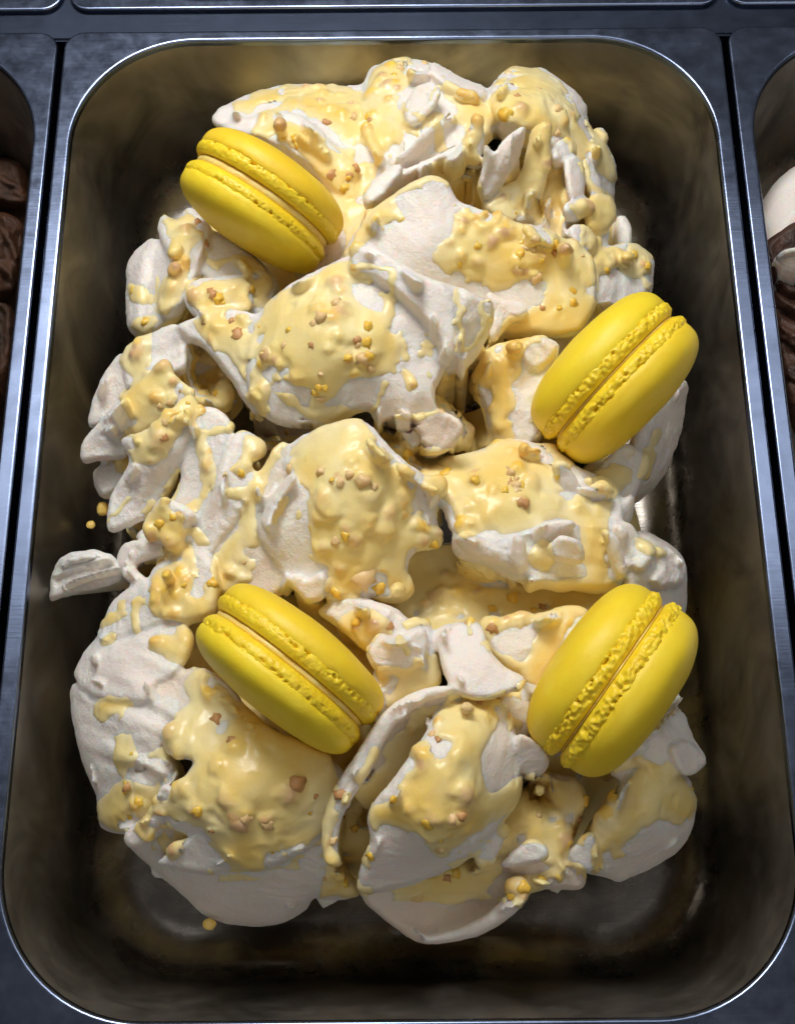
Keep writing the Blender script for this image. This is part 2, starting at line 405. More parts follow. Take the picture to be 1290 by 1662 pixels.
    if ruffle and name not in ('gelato_core', 'gelato_crumb', 'gelato_flake', 'gelato_stub') and per > 260 and parent is None:
        # torn ridges that run along the edge of the fold
        sf = surf_fn(ctrl); rs = np.random.default_rng(len(FOLDS))
        for _ in range(int(per / 120)):
            i = rs.integers(0, len(loop)); L_ = rs.integers(5, 13); ii = (i + np.arange(L_)) % len(loop)
            off = 5 + 16 * rs.random() + rs.normal() * 3 * np.sin(np.arange(L_) * 0.5)
            path = loop[ii] + nin[ii] * np.reshape(off, (-1, 1)) if np.ndim(off) else loop[ii] + nin[ii] * off
            if not inside(loop, path[:, 0], path[:, 1]).all(): continue
            w_ = (2.6 + 3.6 * rs.random()) * np.sin(np.pi * (np.arange(L_) + 0.8) / (L_ + 0.6)) ** 0.6
            out = np.r_[path + nin[ii] * w_[:, None], (path - nin[ii] * w_[:, None] * 0.8)[::-1]]
            up = 1.2 + 1.8 * rs.random(); k_ = [0, L_ // 3, 2 * L_ // 3, L_ - 1]
            cz = [(path[k, 0], path[k, 1], float(sf(path[k:k + 1, 0], path[k:k + 1, 1])[0]) - (0.6 if k in (0, L_ - 1) else -up)) for k in k_]
            fold('gelato_ridge', out, cz, r=1.3, thick=3, inset=1.5, amp=0.4, wl=4, jag=0.8, bot=float(min(c[2] for c in cz)) * ZS - 7, m=m, ruffle=False)
    return o
GELATO = empty('gelato_mound', (0, 0, 0))
tag(GELATO, 'tall white gelato mound draped in lemon sauce and nut crumbs in the middle pan', 'gelato')
G, P_ = M_GEL, M_GELP
# low cores: the bottoms of the clefts
fold('gelato_core', [(380,200),(480,160),(600,140),(800,150),(920,170),(960,260),(975,360),(985,420),(1000,470),(960,560),(960,700),(900,760),(700,780),(420,760),(300,720),(230,660),(240,540),(240,430),(330,360),(380,290)], [(400,250,0),(700,200,4),(930,250,-6),(600,500,6),(900,500,2),(300,600,-4),(700,740,0),(330,420,-2),(450,700,-34),(730,660,-12),(340,640,-8),(560,400,6)], r=16, h=18, thick=30, inset=14, bot=-68, amp=2.2, wl=16, m=P_)
fold('gelato_core', [(260,700),(500,690),(900,720),(1000,760),(1040,880),(1080,960),(1060,1160),(1060,1240),(1000,1340),(900,1400),(720,1420),(560,1430),(420,1430),(280,1380),(200,1290),(170,1180),(200,1060),(260,950),(220,850)], [(300,800,0),(700,760,4),(960,800,2),(650,1000,6),(900,1000,0),(300,1100,0),(500,1250,2),(900,1300,-8),(400,1380,-10),(700,1400,-10),(480,700,-34),(690,745,-24),(540,690,-30),(960,1340,-26)], r=18, h=20, thick=30, inset=14, bot=-68, amp=2.2, wl=16, m=P_)
# --- upper back
fold('gelato_fold', [(345,190),(362,171),(420,146),(480,136),(560,140),(610,135),(660,180),(660,270),(610,330),(570,330),(530,260),(440,212),(400,208),(355,203)], [(345,190,3),(480,140,-2),(600,140,2),(480,170,6),(580,200,9),(640,260,11),(580,300,8),(400,190,5)], r=2.5, thick=5, inset=12, amp=0.9, jag=1.8)
fold('gelato_fold', [(362,200),(400,189),(450,179),(492,189),(532,224),(566,262),(580,330),(545,310),(490,262),(425,228),(370,216)], [(362,205,8),(450,190,11),(530,240,13),(560,300,10),(430,215,12)], r=4, thick=5, amp=0.5)
fold('gelato_fold', [(588,160),(596,118),(620,100),(652,94),(700,101),(745,125),(790,142),(806,176),(790,230),(740,260),(690,280),(640,275),(600,240)], [(600,120,5),(652,97,4),(745,128,8),(690,180,16),(760,200,15),(640,200,13),(650,260,13),(720,255,15)], r=5, thick=9, inset=10, amp=1.6, wl=9, jag=2.5)
fold('gelato_flake', [(655,172),(676,140),(702,132),(716,146),(704,172),(680,196),(660,200)], [(660,185,17),(690,140,19),(700,165,20)], r=1.5, thick=3, inset=3, amp=0.3, stria=(130,2.2,0.25))
fold('gelato_flake', [(640,252),(690,205),(735,178),(744,190),(722,222),(668,262),(640,268)], [(650,260,17),(700,210,20),(735,185,19)], r=1.5, thick=3, inset=3, amp=0.3, stria=(140,2.2,0.25))
fold('gelato_fold', [(702,100),(745,123),(788,143),(782,158),(748,150),(716,132),(698,116)], [(702,105,10),(745,130,12),(785,150,13)], r=2.5, thick=5, inset=3, amp=0.5)
fold('gelato_dome', [(792,160),(802,130),(828,108),(860,110),(884,112),(920,136),(950,168),(957,208),(984,234),(1000,272),(996,330),(1004,380),(985,450),(940,450),(915,400),(905,330),(900,270),(870,220),(820,205)], [(830,110,4),(900,140,6),(870,170,14),(950,230,2),(995,290,-8),(990,420,-12),(930,300,3),(940,400,0),(890,210,12)], r=7, thick=14, inset=10, amp=1.3, wl=8, jag=2.5)
# curled ribbons in the upper hollow
fold('gelato_fold', [(640,285),(670,268),(720,246),(756,224),(764,200),(778,194),(786,222),(776,262),(750,258),(710,262),(670,285),(650,300)], [(650,292,16),(720,250,20),(770,200,24),(775,250,19)], r=2, thick=6, inset=3, amp=0.6)
fold('gelato_fold', [(786,228),(802,246),(816,226),(836,210),(852,203),(850,228),(832,268),(806,310),(786,330),(776,300),(784,262)], [(795,240,23),(845,208,24),(825,260,19),(785,322,12)], r=2.2, thick=6, inset=3, amp=0.9, wl=4, stria=(115,2.5,0.5))
fold('gelato_fold', [(864,212),(880,200),(892,208),(890,250),(884,292),(874,318),(850,324),(836,306),(852,264)], [(880,204,20),(888,250,16),(855,310,9)], r=2.2, thick=7, inset=3, amp=0.6)
fold('gelato_fold', [(784,330),(836,296),(872,318),(868,360),(830,365),(800,352)], [(800,335,10),(850,320,8),(840,360,7)], r=4, thick=8, amp=0.7, m=P_)
fold('gelato_fold', [(872,330),(902,268),(918,256),(930,300),(926,400),(880,395),(862,360)], [(905,275,6),(900,350,3),(920,390,2),(870,360,5)], r=3, thick=8, amp=0.3, m=P_)
fold('gelato_fold', [(588,322),(598,298),(636,268),(654,269),(644,292),(612,326),(596,334)], [(590,325,19),(640,275,22),(620,310,21)], r=2.5, thick=5, inset=3, amp=0.2, jag=.5)
# shaggy right flank of the dome
for pts, z in (([(895,240),(912,224),(932,226),(934,246),(914,262),(898,258)],13),([(916,258),(936,250),(948,280),(946,318),(926,320),(918,290)],12),([(944,262),(958,258),(976,300),(972,322),(956,310)],6),([(916,330),(948,318),(958,338),(938,352),(918,346)],11),([(958,318),(990,318),(998,350),(976,380),(952,366)],4),([(922,368),(946,364),(966,384),(960,410),(934,402)],9),([(960,380),(984,368),(986,402),(968,424),(956,412)],2)):
    cx = sum(p[0] for p in pts)/len(pts); cy = sum(p[1] for p in pts)/len(pts)
    fold('gelato_crumb', pts, [(cx-10,cy,z+1.5),(cx+15,cy,z-2),(cx,cy+12,z)], r=2.2, thick=5, inset=2.5, amp=1.1, wl=3, jag=2.2)
fold('gelato_crumb', [(958,216),(972,206),(984,214),(984,228),(972,236),(960,228)], [(970,220,-6)], r=2.5, thick=4, inset=2, amp=0.3)
fold('gelato_crumb', [(1000,352),(1014,350),(1026,374),(1020,404),(1000,404)], [(1012,380,-8)], r=2.5, thick=6, inset=2, amp=0.8, wl=3)
fold('gelato_fold', [(958,420),(1000,396),(1034,396),(1060,420),(1060,446),(1054,478),(1010,500),(960,500),(945,460)], [(980,420,2),(1050,440,-8),(1000,480,-2),(960,490,4)], r=4, thick=8, amp=1.4, wl=5, jag=2)
fold('gelato_fold', [(500,260),(580,290),(620,320),(640,360),(600,440),(540,460),(480,440),(470,360)], [(520,280,6),(610,330,10),(560,400,9),(500,430,8)], r=5, thick=8, amp=1.3, wl=7, m=P_)
# --- centre, back slab
fold('gelato_slab', [(552,430),(574,380),(600,346),(634,320),(672,294),(702,284),(728,296),(742,322),(792,344),(850,366),(880,372),(906,384),(955,410),(968,450),(964,500),(930,540),(860,540),(780,540),(700,520),(600,480)], [(560,420,20),(600,350,24),(700,290,31),(742,325,28),(850,370,24),(950,412,16),(700,380,27),(850,430,21),(930,500,14),(640,450,22),(760,490,16)], r=3.2, thick=7, inset=12, amp=0.55, wl=11, jag=1.4, stria=(60,5,0.12))
fold('gelato_fold', [(790,474),(822,486),(852,494),(856,512),(826,520),(800,552),(790,520)], [(790,480,22),(850,500,19),(810,530,19)], r=2, thick=5, inset=3, amp=0.9, wl=3, stria=(35,1.8,0.5))
fold('gelato_fold', [(850,364),(882,368),(904,382),(898,396),(862,384)], [(855,370,27),(900,388,23)], r=2, thick=4, inset=2.5, amp=0.5)
# --- centre flap
fold('gelato_fold', [(286,528),(318,514),(352,500),(402,506),(430,520),(440,620),(420,672),(396,650),(372,612),(352,586),(330,562),(302,548)], [(290,530,18),(340,508,22),(400,520,25),(350,575,21),(400,640,20),(420,560,27)], r=2.6, thick=5, inset=22, amp=0.9, wl=6, jag=1.6)
fold('gelato_flap', [(408,530),(436,490),(470,462),(530,430),(566,414),(578,420),(600,420),(650,440),(710,470),(748,510),(752,560),(726,592),(708,624),(704,646),(716,668),(746,682),(750,702),(730,728),(690,742),(684,706),(672,682),(640,686),(612,684),(598,664),(566,672),(540,686),(500,692),(458,688),(424,668),(402,620),(404,570)], [(420,520,27),(500,450,32),(570,418,36),(660,460,36),(740,530,33),(500,540,37),(600,560,36),(680,600,31),(560,630,31),(470,620,31),(460,684,23),(560,672,25),(620,680,24),(730,690,23),(700,735,16),(420,640,25),(664,640,30)], r=2.4, thick=5, inset=30, amp=0.7, wl=9, jag=1.8, stria=(105,3.4,0.22))
fold('gelato_fold', [(570,412),(576,399),(596,396),(616,402),(650,424),(690,448),(720,458),(738,474),(742,510),(740,560),(726,592),(712,560),(690,520),(650,480),(606,450),(570,440)], [(572,420,40),(600,400,42),(680,450,42),(735,480,40),(735,580,35),(680,500,40),(620,440,41)], r=3.4, thick=6, inset=4, amp=0.5, jag=1.2, stria=(45,3,0.2))
fold('gelato_fold', [(704,456),(732,462),(760,470),(784,484),(800,486),(802,510),(790,546),(770,580),(744,596),(726,590),(734,560),(728,510)], [(710,462,39),(798,490,36),(785,550,30),(735,590,30),(750,510,38)], r=3, thick=6, inset=5, amp=1.6, wl=5, jag=2, stria=(70,3.2,0.5))
fold('gelato_fold', [(690,742),(682,706),(668,684),(690,672),(716,666),(748,682),(750,704),(728,730)], [(690,738,23),(700,680,28.5),(748,692,31)], r=1.8, thick=3, inset=3, amp=0.4, lip=0.8, m=P_)
# chamber walls under the flap
fold('gelato_fold', [(640,690),(670,700),(690,760),(720,780),(740,730),(800,730),(840,700),(800,640),(770,600),(720,600),(660,640)], [(660,700,-20),(740,650,-18),(800,690,4),(720,770,4),(690,740,-22)], r=5, thick=10, amp=1.4, wl=7, m=P_)
# --- left ruffles
fold('gelato_fold', [(205,470),(206,432),(218,408),(246,386),(276,396),(300,420),(300,480),(280,520),(240,545),(208,530)], [(210,440,0),(246,392,4),(280,420,9),(270,500,8),(215,520,1)], r=5, thick=8, amp=1.5, wl=7, jag=1.5, stria=(100,5,0.7))
fold('gelato_fold', [(256,372),(266,346),(284,360),(306,336),(326,348),(344,372),(330,420),(312,470),(290,500),(262,510),(256,470),(272,420)], [(266,350,6),(306,342,6),(300,400,14),(280,480,13),(330,380,12)], r=4, thick=7, amp=1.0, jag=1.4)
fold('gelato_fold', [(318,400),(330,372),(380,385),(430,430),(452,460),(440,510),(404,520),(370,500),(330,450)], [(330,390,10),(400,410,12),(440,470,14),(380,480,16),(340,440,14)], r=5, thick=8, amp=1.4, wl=8)
fold('gelato_fold', [(298,480),(312,456),(350,448),(392,446),(410,478),(404,510),(360,512),(330,520),(306,500)], [(300,480,17),(390,455,19),(350,480,20),(370,510,19)], r=3, thick=5, inset=5, amp=0.8)
fold('gelato_fold', [(202,570),(236,546),(284,524),(296,540),(304,566),(300,600),(276,606),(262,598),(240,630),(206,628)], [(205,580,8),(284,530,15),(300,595,14),(230,610,10)], r=2, thick=5, inset=6, amp=0.7, wl=4, jag=1.5, stria=(150,2.6,0.4))
fold('gelato_fold', [(300,600),(298,560),(288,532),(304,548),(330,566),(356,594),(370,620),(372,660),(330,660),(310,640)], [(300,560,10),(340,600,6),(350,650,6),(290,535,16)], r=2, thick=6, inset=4, amp=0.4, m=P_)
fold('gelato_leaf', [(146,692),(144,672),(156,632),(170,604),(196,572),(220,590),(222,640),(190,680)], [(150,680,-1),(190,585,6),(210,640,4)], r=1.8, thick=3.5, inset=9, amp=0.4, jag=.8)
fold('gelato_leaf', [(130,742),(134,716),(160,684),(196,644),(232,616),(264,588),(286,612),(312,638),(300,668),(250,694),(206,722),(206,740),(160,746),(138,750)], [(134,740,2),(160,690,7),(200,645,13),(264,592,19),(308,640,19),(220,690,11),(170,735,3)], r=1.8, thick=3.5, inset=14, amp=0.5, wl=9, jag=1)
fold('gelato_leaf', [(196,712),(232,700),(270,674),(306,642),(318,656),(316,694),(300,744),(276,796),(246,834),(182,862),(174,842),(182,800),(204,762),(210,742)], [(198,715,14),(306,648,22),(270,690,22),(250,760,16),(200,840,7),(280,780,11),(190,790,8)], r=2.2, thick=4, inset=12, amp=0.8, wl=9, stria=(120,7,0.5))
fold('gelato_leaf', [(154,790),(152,764),(176,748),(206,742),(212,770),(186,800),(166,806)], [(160,780,-6),(205,755,-2),(180,795,-6)], r=3, thick=5, amp=0.4)
fold('gelato_rib', [(298,740),(310,694),(322,664),(344,660),(366,672),(378,692),(368,740),(346,786),(334,836),(312,880),(250,866),(266,830),(290,790)], [(322,668,21),(370,690,22),(300,800,14),(345,760,19),(290,860,12)], r=2.6, thick=5, inset=5, amp=0.5, stria=(120,5,0.3))
fold('gelato_rib', [(344,790),(360,744),(378,706),(398,698),(428,716),(430,732),(404,752),(420,770),(418,790),(396,830),(360,880),(330,925),(310,905),(316,870),(332,840)], [(385,705,23),(428,725,22),(390,780,22),(340,890,13),(330,850,15)], r=2.4, thick=5, inset=5, amp=0.6, stria=(120,4,0.3))
fold('gelato_rib', [(404,790),(426,762),(446,732),(470,720),(490,770),(460,800),(440,850),(470,940),(430,975),(350,960),(320,925),(360,880),(396,830)], [(430,765,22),(470,730,25),(420,830,19),(390,930,13),(440,940,15)], r=3, thick=6, inset=6, amp=0.7, m=P_, stria=(120,4,0.3))
fold('gelato_fold', [(190,908),(196,888),(214,876),(240,878),(264,888),(262,900),(240,906),(220,916),(232,934),(258,950),(270,964),(246,976),(214,948),(196,930)], [(195,905,4),(235,885,9),(260,893,10),(250,965,9),(212,925,5)], r=2.4, thick=5, inset=2.5, amp=0.4)
fold('gelato_fold', [(246,926),(268,908),(296,896),(330,890),(350,920),(346,990),(300,1010),(256,1000),(240,974)], [(255,930,9),(300,910,12),(330,980,14),(260,990,10)], r=4, thick=6, inset=5, amp=0.7)
fold('gelato_fold', [(220,870),(250,850),(310,860),(330,900),(290,930),(250,900)], [(235,865,6),(300,870,10),(280,915,8)], r=4, thick=6, amp=0.7)
fold('gelato_flake', [(240,840),(262,806),(300,820),(318,836),(300,860),(290,898),(262,880),(234,866)], [(245,845,15),(300,830,18),(280,890,13)], r=3, thick=4, inset=3, amp=0.8)
# --- centre, lower petal
fold('gelato_petal', [(452,742),(474,718),(500,702),(540,686),(584,682),(606,694),(626,718),(656,748),(690,778),(720,800),(706,830),(716,880),(672,894),(660,920),(668,960),(640,976),(600,968),(540,978),(520,958),(500,960),(486,948),(458,934),(436,898),(418,862),(420,842),(444,806),(470,770)], [(460,740,24),(520,700,30),(590,690,33),(650,750,31),(710,800,24),(560,780,34),(470,800,27),(424,850,22),(470,930,18),(560,880,28),(640,870,25),(650,960,17),(540,970,18),(700,870,20)], r=2.4, thick=5, inset=20, amp=0.7, wl=10, jag=1.4)
fold('gelato_fold', [(424,842),(440,806),(456,784),(474,766),(482,772),(462,800),(444,832),(434,860)], [(430,845,26),(474,770,31),(450,815,29)], r=2, thick=3, inset=2, amp=0.2, jag=.5)
fold('gelato_fold', [(460,938),(480,930),(500,940),(520,926),(530,940),(526,968),(500,978),(484,962)], [(465,940,21),(520,940,23),(505,970,20)], r=2, thick=4, inset=3, amp=0.6)
fold('gelato_fold', [(640,730),(664,752),(690,770),(716,782),(724,800),(704,800),(680,786),(652,760)], [(645,738,33),(690,778,30),(720,795,27)], r=2.2, thick=4, inset=3, amp=0.9, wl=3)
# --- right of centre
fold('gelato_fold', [(790,574),(806,560),(846,552),(884,546),(906,560),(900,600),(880,640),(880,700),(862,726),(820,736),(800,716),(786,660),(764,622),(774,606)], [(770,615,16),(850,555,18),(895,565,16),(820,640,16),(870,700,13),(820,725,10)], r=3.5, thick=8, amp=1.6, wl=5, jag=2.5)
fold('gelato_crumb', [(846,556),(880,544),(904,560),(896,580),(872,600),(850,588)], [(850,565,21),(895,565,20),(870,595,19)], r=2.5, thick=4, inset=3, amp=0.9, wl=3, stria=(50,2,0.4))
fold('gelato_fold', [(1000,790),(1030,700),(1060,640),(1100,612),(1116,622),(1112,660),(1104,704),(1078,770),(1040,806),(1010,815)], [(1020,790,-4),(1110,625,-6),(1080,740,-14),(1060,670,-4),(1035,800,-12)], r=7, thick=10, amp=1.0, stria=(115,4,0.6), jag=1.5)
fold('gelato_fold', [(960,770),(1010,720),(1050,740),(1046,770),(1032,800),(1030,820),(1020,850),(985,860),(950,850),(930,800)], [(970,770,12),(1030,760,6),(1015,830,7),(960,840,14)], r=3, thick=7, amp=1.4, wl=4, jag=2.5, stria=(140,3,0.5))
fold('gelato_slab', [(680,780),(700,752),(760,736),(830,712),(880,722),(930,752),(960,766),(1000,790),(1012,830),(1000,862),(940,856),(880,866),(820,876),(770,876),(736,862),(716,820)], [(690,775,20),(780,735,19),(870,725,16),(930,760,17),(800,800,24),(900,810,22),(990,830,17),(760,860,23),(880,860,23)], r=2.5, thick=6, inset=9, amp=1.0, wl=8, jag=1.6)
fold('gelato_slab', [(732,872),(756,856),(800,872),(850,862),(890,852),(930,850),(960,850),(1000,842),(1030,856),(1040,900),(1000,950),(940,952),(880,946),(836,936),(790,912),(744,900)], [(740,872,22),(800,880,24),(900,860,23),(1000,855,18),(1000,930,14),(890,935,18),(800,910,20)], r=2.6, thick=9, inset=6, amp=1.5, wl=5, jag=2.6, stria=(15,3.4,0.5))
for pts, z in (([(738,872),(756,864),(800,884),(836,900),(832,922),(800,912),(758,896)],25),([(834,866),(852,874),(856,920),(842,930),(830,906)],26),([(870,852),(920,842),(938,850),(910,866),(884,880),(866,876)],26),([(894,880),(912,868),(936,874),(948,892),(944,912),(904,910),(890,896)],27),([(978,858),(1002,870),(1018,920),(1012,940),(1000,930),(986,890)],22),([(1000,848),(1020,864),(1012,888),(1000,876)],20),([(898,754),(914,748),(938,778),(934,802),(910,790),(902,770)],23),([(940,790),(984,788),(996,802),(950,804)],22),([(990,830),(1024,800),(1030,812),(1022,836),(1016,852),(996,848)],14)):
    cx = sum(p[0] for p in pts)/len(pts); cy = sum(p[1] for p in pts)/len(pts)
    fold('gelato_crumb', pts, [(cx-20,cy,z),(cx+20,cy,z-0.5),(cx,cy+12,z-1.5)], r=2.4, thick=4, inset=2.5, amp=0.9, wl=4, jag=1.6)
fold('gelato_fold', [(1012,880),(1036,860),(1062,868),(1096,890),(1112,912),(1114,950),(1110,1000),(1060,1020),(1020,980),(1010,930)], [(1030,870,10),(1100,905,2),(1060,920,11),(1105,980,-2),(1030,980,8)], r=6, thick=9, amp=1.1, stria=(70,4,0.6))
fold('gelato_fold', [(1024,900),(1036,878),(1056,882),(1062,904),(1044,926),(1026,922)], [(1040,900,15)], r=4, thick=3, inset=3, amp=0.3)
fold('gelato_fold', [(1060,890),(1090,892),(1112,920),(1108,944),(1076,954),(1056,940),(1070,920)], [(1085,895,9),(1108,930,4),(1065,940,11)], r=3, thick=4, inset=4, amp=0.5, stria=(40,3,0.5))
# --- trough and lower middle
fold('gelato_fold', [(640,960),(670,912),(740,900),(830,930),(940,946),(1010,950),(1000,1000),(900,1030),(780,1030),(700,1030),(640,1000)], [(660,960,2),(760,920,1),(900,950,3),(820,985,5),(700,1005,6),(960,980,6)], r=3, thick=8, amp=1.3, wl=7, m=P_)
fold('gelato_fold', [(516,992),(540,972),(570,964),(600,972),(640,986),(664,1004),(696,1010),(706,1050),(712,1100),(690,1122),(640,1148),(606,1180),(590,1130),(610,1080),(580,1040),(540,1010)], [(530,985,16),(600,980,21),(690,1015,21),(650,1050,22),(700,1100,18),(610,1160,15),(610,1040,20)], r=3.5, thick=7, amp=1.1, wl=7, jag=1.2, stria=(135,6,0.8))
fold('gelato_fold', [(594,1058),(604,1040),(618,1026),(636,1032),(650,1030),(672,1020),(690,1018),(694,1050),(676,1080),(640,1094),(612,1092)], [(600,1055,23),(625,1032,25),(690,1025,25),(650,1085,22),(650,1050,26)], r=2.6, thick=4, inset=4, amp=0.5, stria=(140,7,0.8))
fold('gelato_petal', [(704,1030),(720,1014),(770,1008),(784,1020),(796,1056),(820,1082),(852,1100),(850,1112),(820,1126),(786,1134),(744,1126),(722,1096),(712,1060)], [(710,1030,21),(775,1015,23),(850,1105,26),(745,1120,26),(760,1070,26)], r=2.4, thick=4, inset=6, amp=0.4, jag=.8)
fold('gelato_fold', [(780,1010),(860,1000),(930,985),(960,1000),(930,1060),(900,1120),(860,1130),(846,1100),(806,1066),(790,1040)], [(790,1020,18),(900,1000,17),(870,1100,16),(840,1050,18)], r=3, thick=6, amp=0.8)
fold('gelato_fold', [(806,1140),(848,1120),(866,1140),(862,1190),(850,1210),(820,1180),(806,1160)], [(815,1145,16),(850,1130,14),(845,1195,12)], r=3, thick=6, amp=1.4, wl=4)
fold('gelato_petal', [(600,1190),(628,1152),(664,1128),(704,1114),(740,1116),(756,1124),(720,1150),(700,1200),(650,1260),(600,1310),(572,1280),(560,1250),(590,1215)], [(610,1190,22),(700,1118,25),(740,1122,25),(640,1200,17),(610,1280,13),(580,1260,18)], r=2, thick=5, inset=8, amp=0.5, m=P_)
fold('gelato_rib', [(740,1114),(700,1114),(660,1128),(626,1152),(598,1190),(574,1230),(552,1262),(540,1290),(526,1330),(524,1370),(534,1398),(552,1404),(548,1372),(554,1330),(574,1292),(600,1252),(622,1206),(650,1166),(690,1138),(730,1126)], [(735,1120,27.5),(690,1122,28),(630,1165,27),(580,1240,25),(545,1300,22),(528,1360,18),(545,1395,16)], r=2.4, thick=4, inset=2.5, amp=0.5, jag=1)
fold('gelato_hump', [(690,1190),(720,1138),(760,1128),(806,1136),(826,1164),(842,1200),(850,1236),(838,1290),(808,1340),(764,1388),(712,1418),(650,1440),(596,1450),(582,1438),(586,1402),(602,1366),(596,1330),(604,1306),(640,1262)], [(720,1145,22),(800,1150,20),(840,1230,16),(750,1210,30),(700,1280,29),(620,1320,23),(780,1300,23),(700,1350,25),(600,1370,18),(590,1440,9),(700,1420,8),(780,1370,12)], r=2.6, thick=7, inset=10, amp=0.9, wl=9, jag=1.4)
fold('gelato_stub', [(828,1226),(832,1206),(846,1190),(880,1212),(892,1236),(878,1258),(848,1262),(832,1250)], [(835,1215,18),(885,1235,15),(850,1258,12)], r=3, thick=5, inset=3, amp=0.4)
# --- lower left
fold('gelato_fold', [(158,1030),(170,1000),(184,974),(212,952),(238,946),(250,968),(268,990),(264,1010),(230,1024),(190,1040),(162,1044)], [(165,1025,0),(215,958,6),(260,1000,10),(200,1030,4)], r=4, thick=6, inset=8, amp=0.8, wl=4)
fold('gelato_plate', [(120,1096),(142,1050),(164,1030),(200,1036),(250,1012),(282,1000),(310,1030),(300,1070),(284,1096),(250,1112),(252,1140),(200,1140),(150,1130)], [(125,1095,-6),(170,1040,0),(280,1010,10),(290,1080,12),(200,1080,7),(160,1125,2)], r=3.5, thick=6, inset=10, amp=1.1, wl=6, jag=1.6, stria=(20,5,0.5))
fold('gelato_fold', [(250,1108),(284,1090),(330,1084),(372,1110),(400,1160),(360,1200),(300,1180),(262,1150)], [(260,1110,9),(330,1095,14),(370,1170,14),(290,1160,12)], r=3, thick=6, amp=0.7, m=P_)
fold('gelato_dome', [(118,1110),(160,1116),(220,1120),(280,1118),(310,1140),(300,1180),(270,1210),(290,1250),(262,1300),(236,1340),(206,1352),(164,1342),(156,1292),(132,1232),(116,1160)], [(122,1150,-7),(200,1130,6),(290,1150,12),(210,1200,8),(140,1240,-6),(260,1240,8),(170,1320,-8),(230,1320,0)], r=7, thick=12, inset=9, amp=1.5, wl=6, jag=1.5, stria=(25,4,0.6))
fold('gelato_fold', [(200,1358),(212,1342),(240,1320),(256,1290),(270,1270),(282,1288),(272,1320),(248,1350),(224,1376),(206,1374)], [(205,1360,2),(250,1300,10),(275,1285,14),(235,1360,4)], r=2.2, thick=4, inset=3, amp=0.4)
fold('gelato_dome', [(204,1366),(240,1350),(280,1320),(360,1330),(480,1330),(540,1340),(552,1400),(580,1450),(540,1460),(508,1456),(496,1474),(460,1496),(420,1503),(366,1498),(330,1484),(298,1454),(250,1412)], [(210,1370,-8),(300,1345,4),(450,1350,10),(540,1380,4),(570,1445,-8),(430,1440,-2),(420,1498,-14),(310,1440,-8)], r=8, thick=14, inset=12, amp=0.6, wl=12, jag=1)
fold('gelato_hill', [(256,1310),(290,1268),(316,1236),(280,1226),(264,1200),(290,1160),(330,1110),(380,1130),(430,1180),(520,1220),(560,1260),(546,1300),(536,1340),(500,1376),(450,1404),(404,1414),(366,1394),(330,1356),(290,1350),(262,1334)], [(270,1300,11),(300,1180,14),(360,1140,14),(420,1230,20),(500,1260,17),(400,1300,19),(310,1290,16),(530,1320,13),(400,1390,10),(300,1340,10),(470,1370,10)], r=4, thick=7, inset=8, amp=1.8, wl=9, jag=2)
fold('gelato_fold', [(254,1402),(272,1386),(304,1360),(326,1350),(350,1374),(380,1404),(340,1420),(290,1412)], [(260,1400,0),(325,1355,10),(370,1400,6),(300,1400,3)], r=2.4, thick=4, inset=5, amp=0.6, wl=4)
# --- bottom middle and right
fold('gelato_scoop', [(584,1446),(610,1430),(680,1420),(740,1404),(790,1392),(836,1404),(854,1436),(852,1462),(820,1494),(772,1520),(690,1532),(642,1506),(600,1472)], [(590,1450,-4),(680,1425,-4),(800,1400,-2),(850,1445,-4),(700,1460,-9),(760,1450,-10),(690,1525,-10),(800,1500,-8),(640,1500,-9)], r=4, thick=7, inset=14, amp=0.4, wl=12, jag=1, m=P_)
fold('gelato_rib', [(690,1532),(688,1520),(740,1508),(790,1484),(820,1456),(834,1432),(850,1432),(852,1464),(820,1494),(772,1520),(730,1529)], [(692,1526,-6),(780,1500,-3),(845,1440,2)], r=3, thick=5, inset=3, amp=0.4)
fold('gelato_fold', [(810,1330),(830,1280),(870,1256),(930,1262),(950,1300),(930,1350),(924,1390),(950,1420),(944,1442),(890,1442),(850,1440),(820,1410),(800,1380)], [(830,1300,2),(900,1280,0),(920,1340,1),(860,1380,3),(930,1425,-3),(830,1410,0)], r=4, thick=8, amp=1.5, wl=7, m=P_)
fold('gelato_fold', [(812,1404),(838,1376),(860,1364),(884,1370),(890,1392),(862,1402),(830,1408)], [(820,1400,5),(870,1368,8),(880,1390,7)], r=2, thick=4, inset=3, amp=0.4)
fold('gelato_fold', [(770,1390),(800,1340),(820,1336),(824,1352),(812,1376),(800,1400),(780,1402)], [(780,1390,8),(815,1345,10),(800,1395,7)], r=2, thick=4, inset=2.5, amp=0.5)
fold('gelato_fold', [(924,1382),(940,1366),(964,1352),(966,1390),(958,1416),(930,1404)], [(930,1385,3),(960,1360,5),(955,1410,1)], r=2, thick=5, inset=3, amp=0.6)
fold('gelato_dome', [(952,1414),(944,1392),(962,1340),(990,1296),(1020,1250),(1046,1236),(1090,1244),(1118,1262),(1128,1300),(1126,1336),(1104,1378),(1058,1408),(1020,1424),(1008,1430),(990,1424)], [(950,1405,0),(1000,1300,6),(1050,1245,8),(1120,1290,-4),(1050,1330,7),(1100,1375,-10),(1010,1420,-9)], r=7, thick=12, inset=10, amp=0.6, wl=11, jag=1)
fold('gelato_petal', [(1030,1230),(1044,1196),(1066,1166),(1092,1148),(1112,1160),(1124,1194),(1146,1234),(1130,1254),(1108,1250),(1080,1268),(1050,1250)], [(1040,1225,8),(1090,1155,-2),(1140,1235,-5),(1080,1255,6),(1085,1200,5)], r=2.2, thick=4, inset=7, amp=0.5)
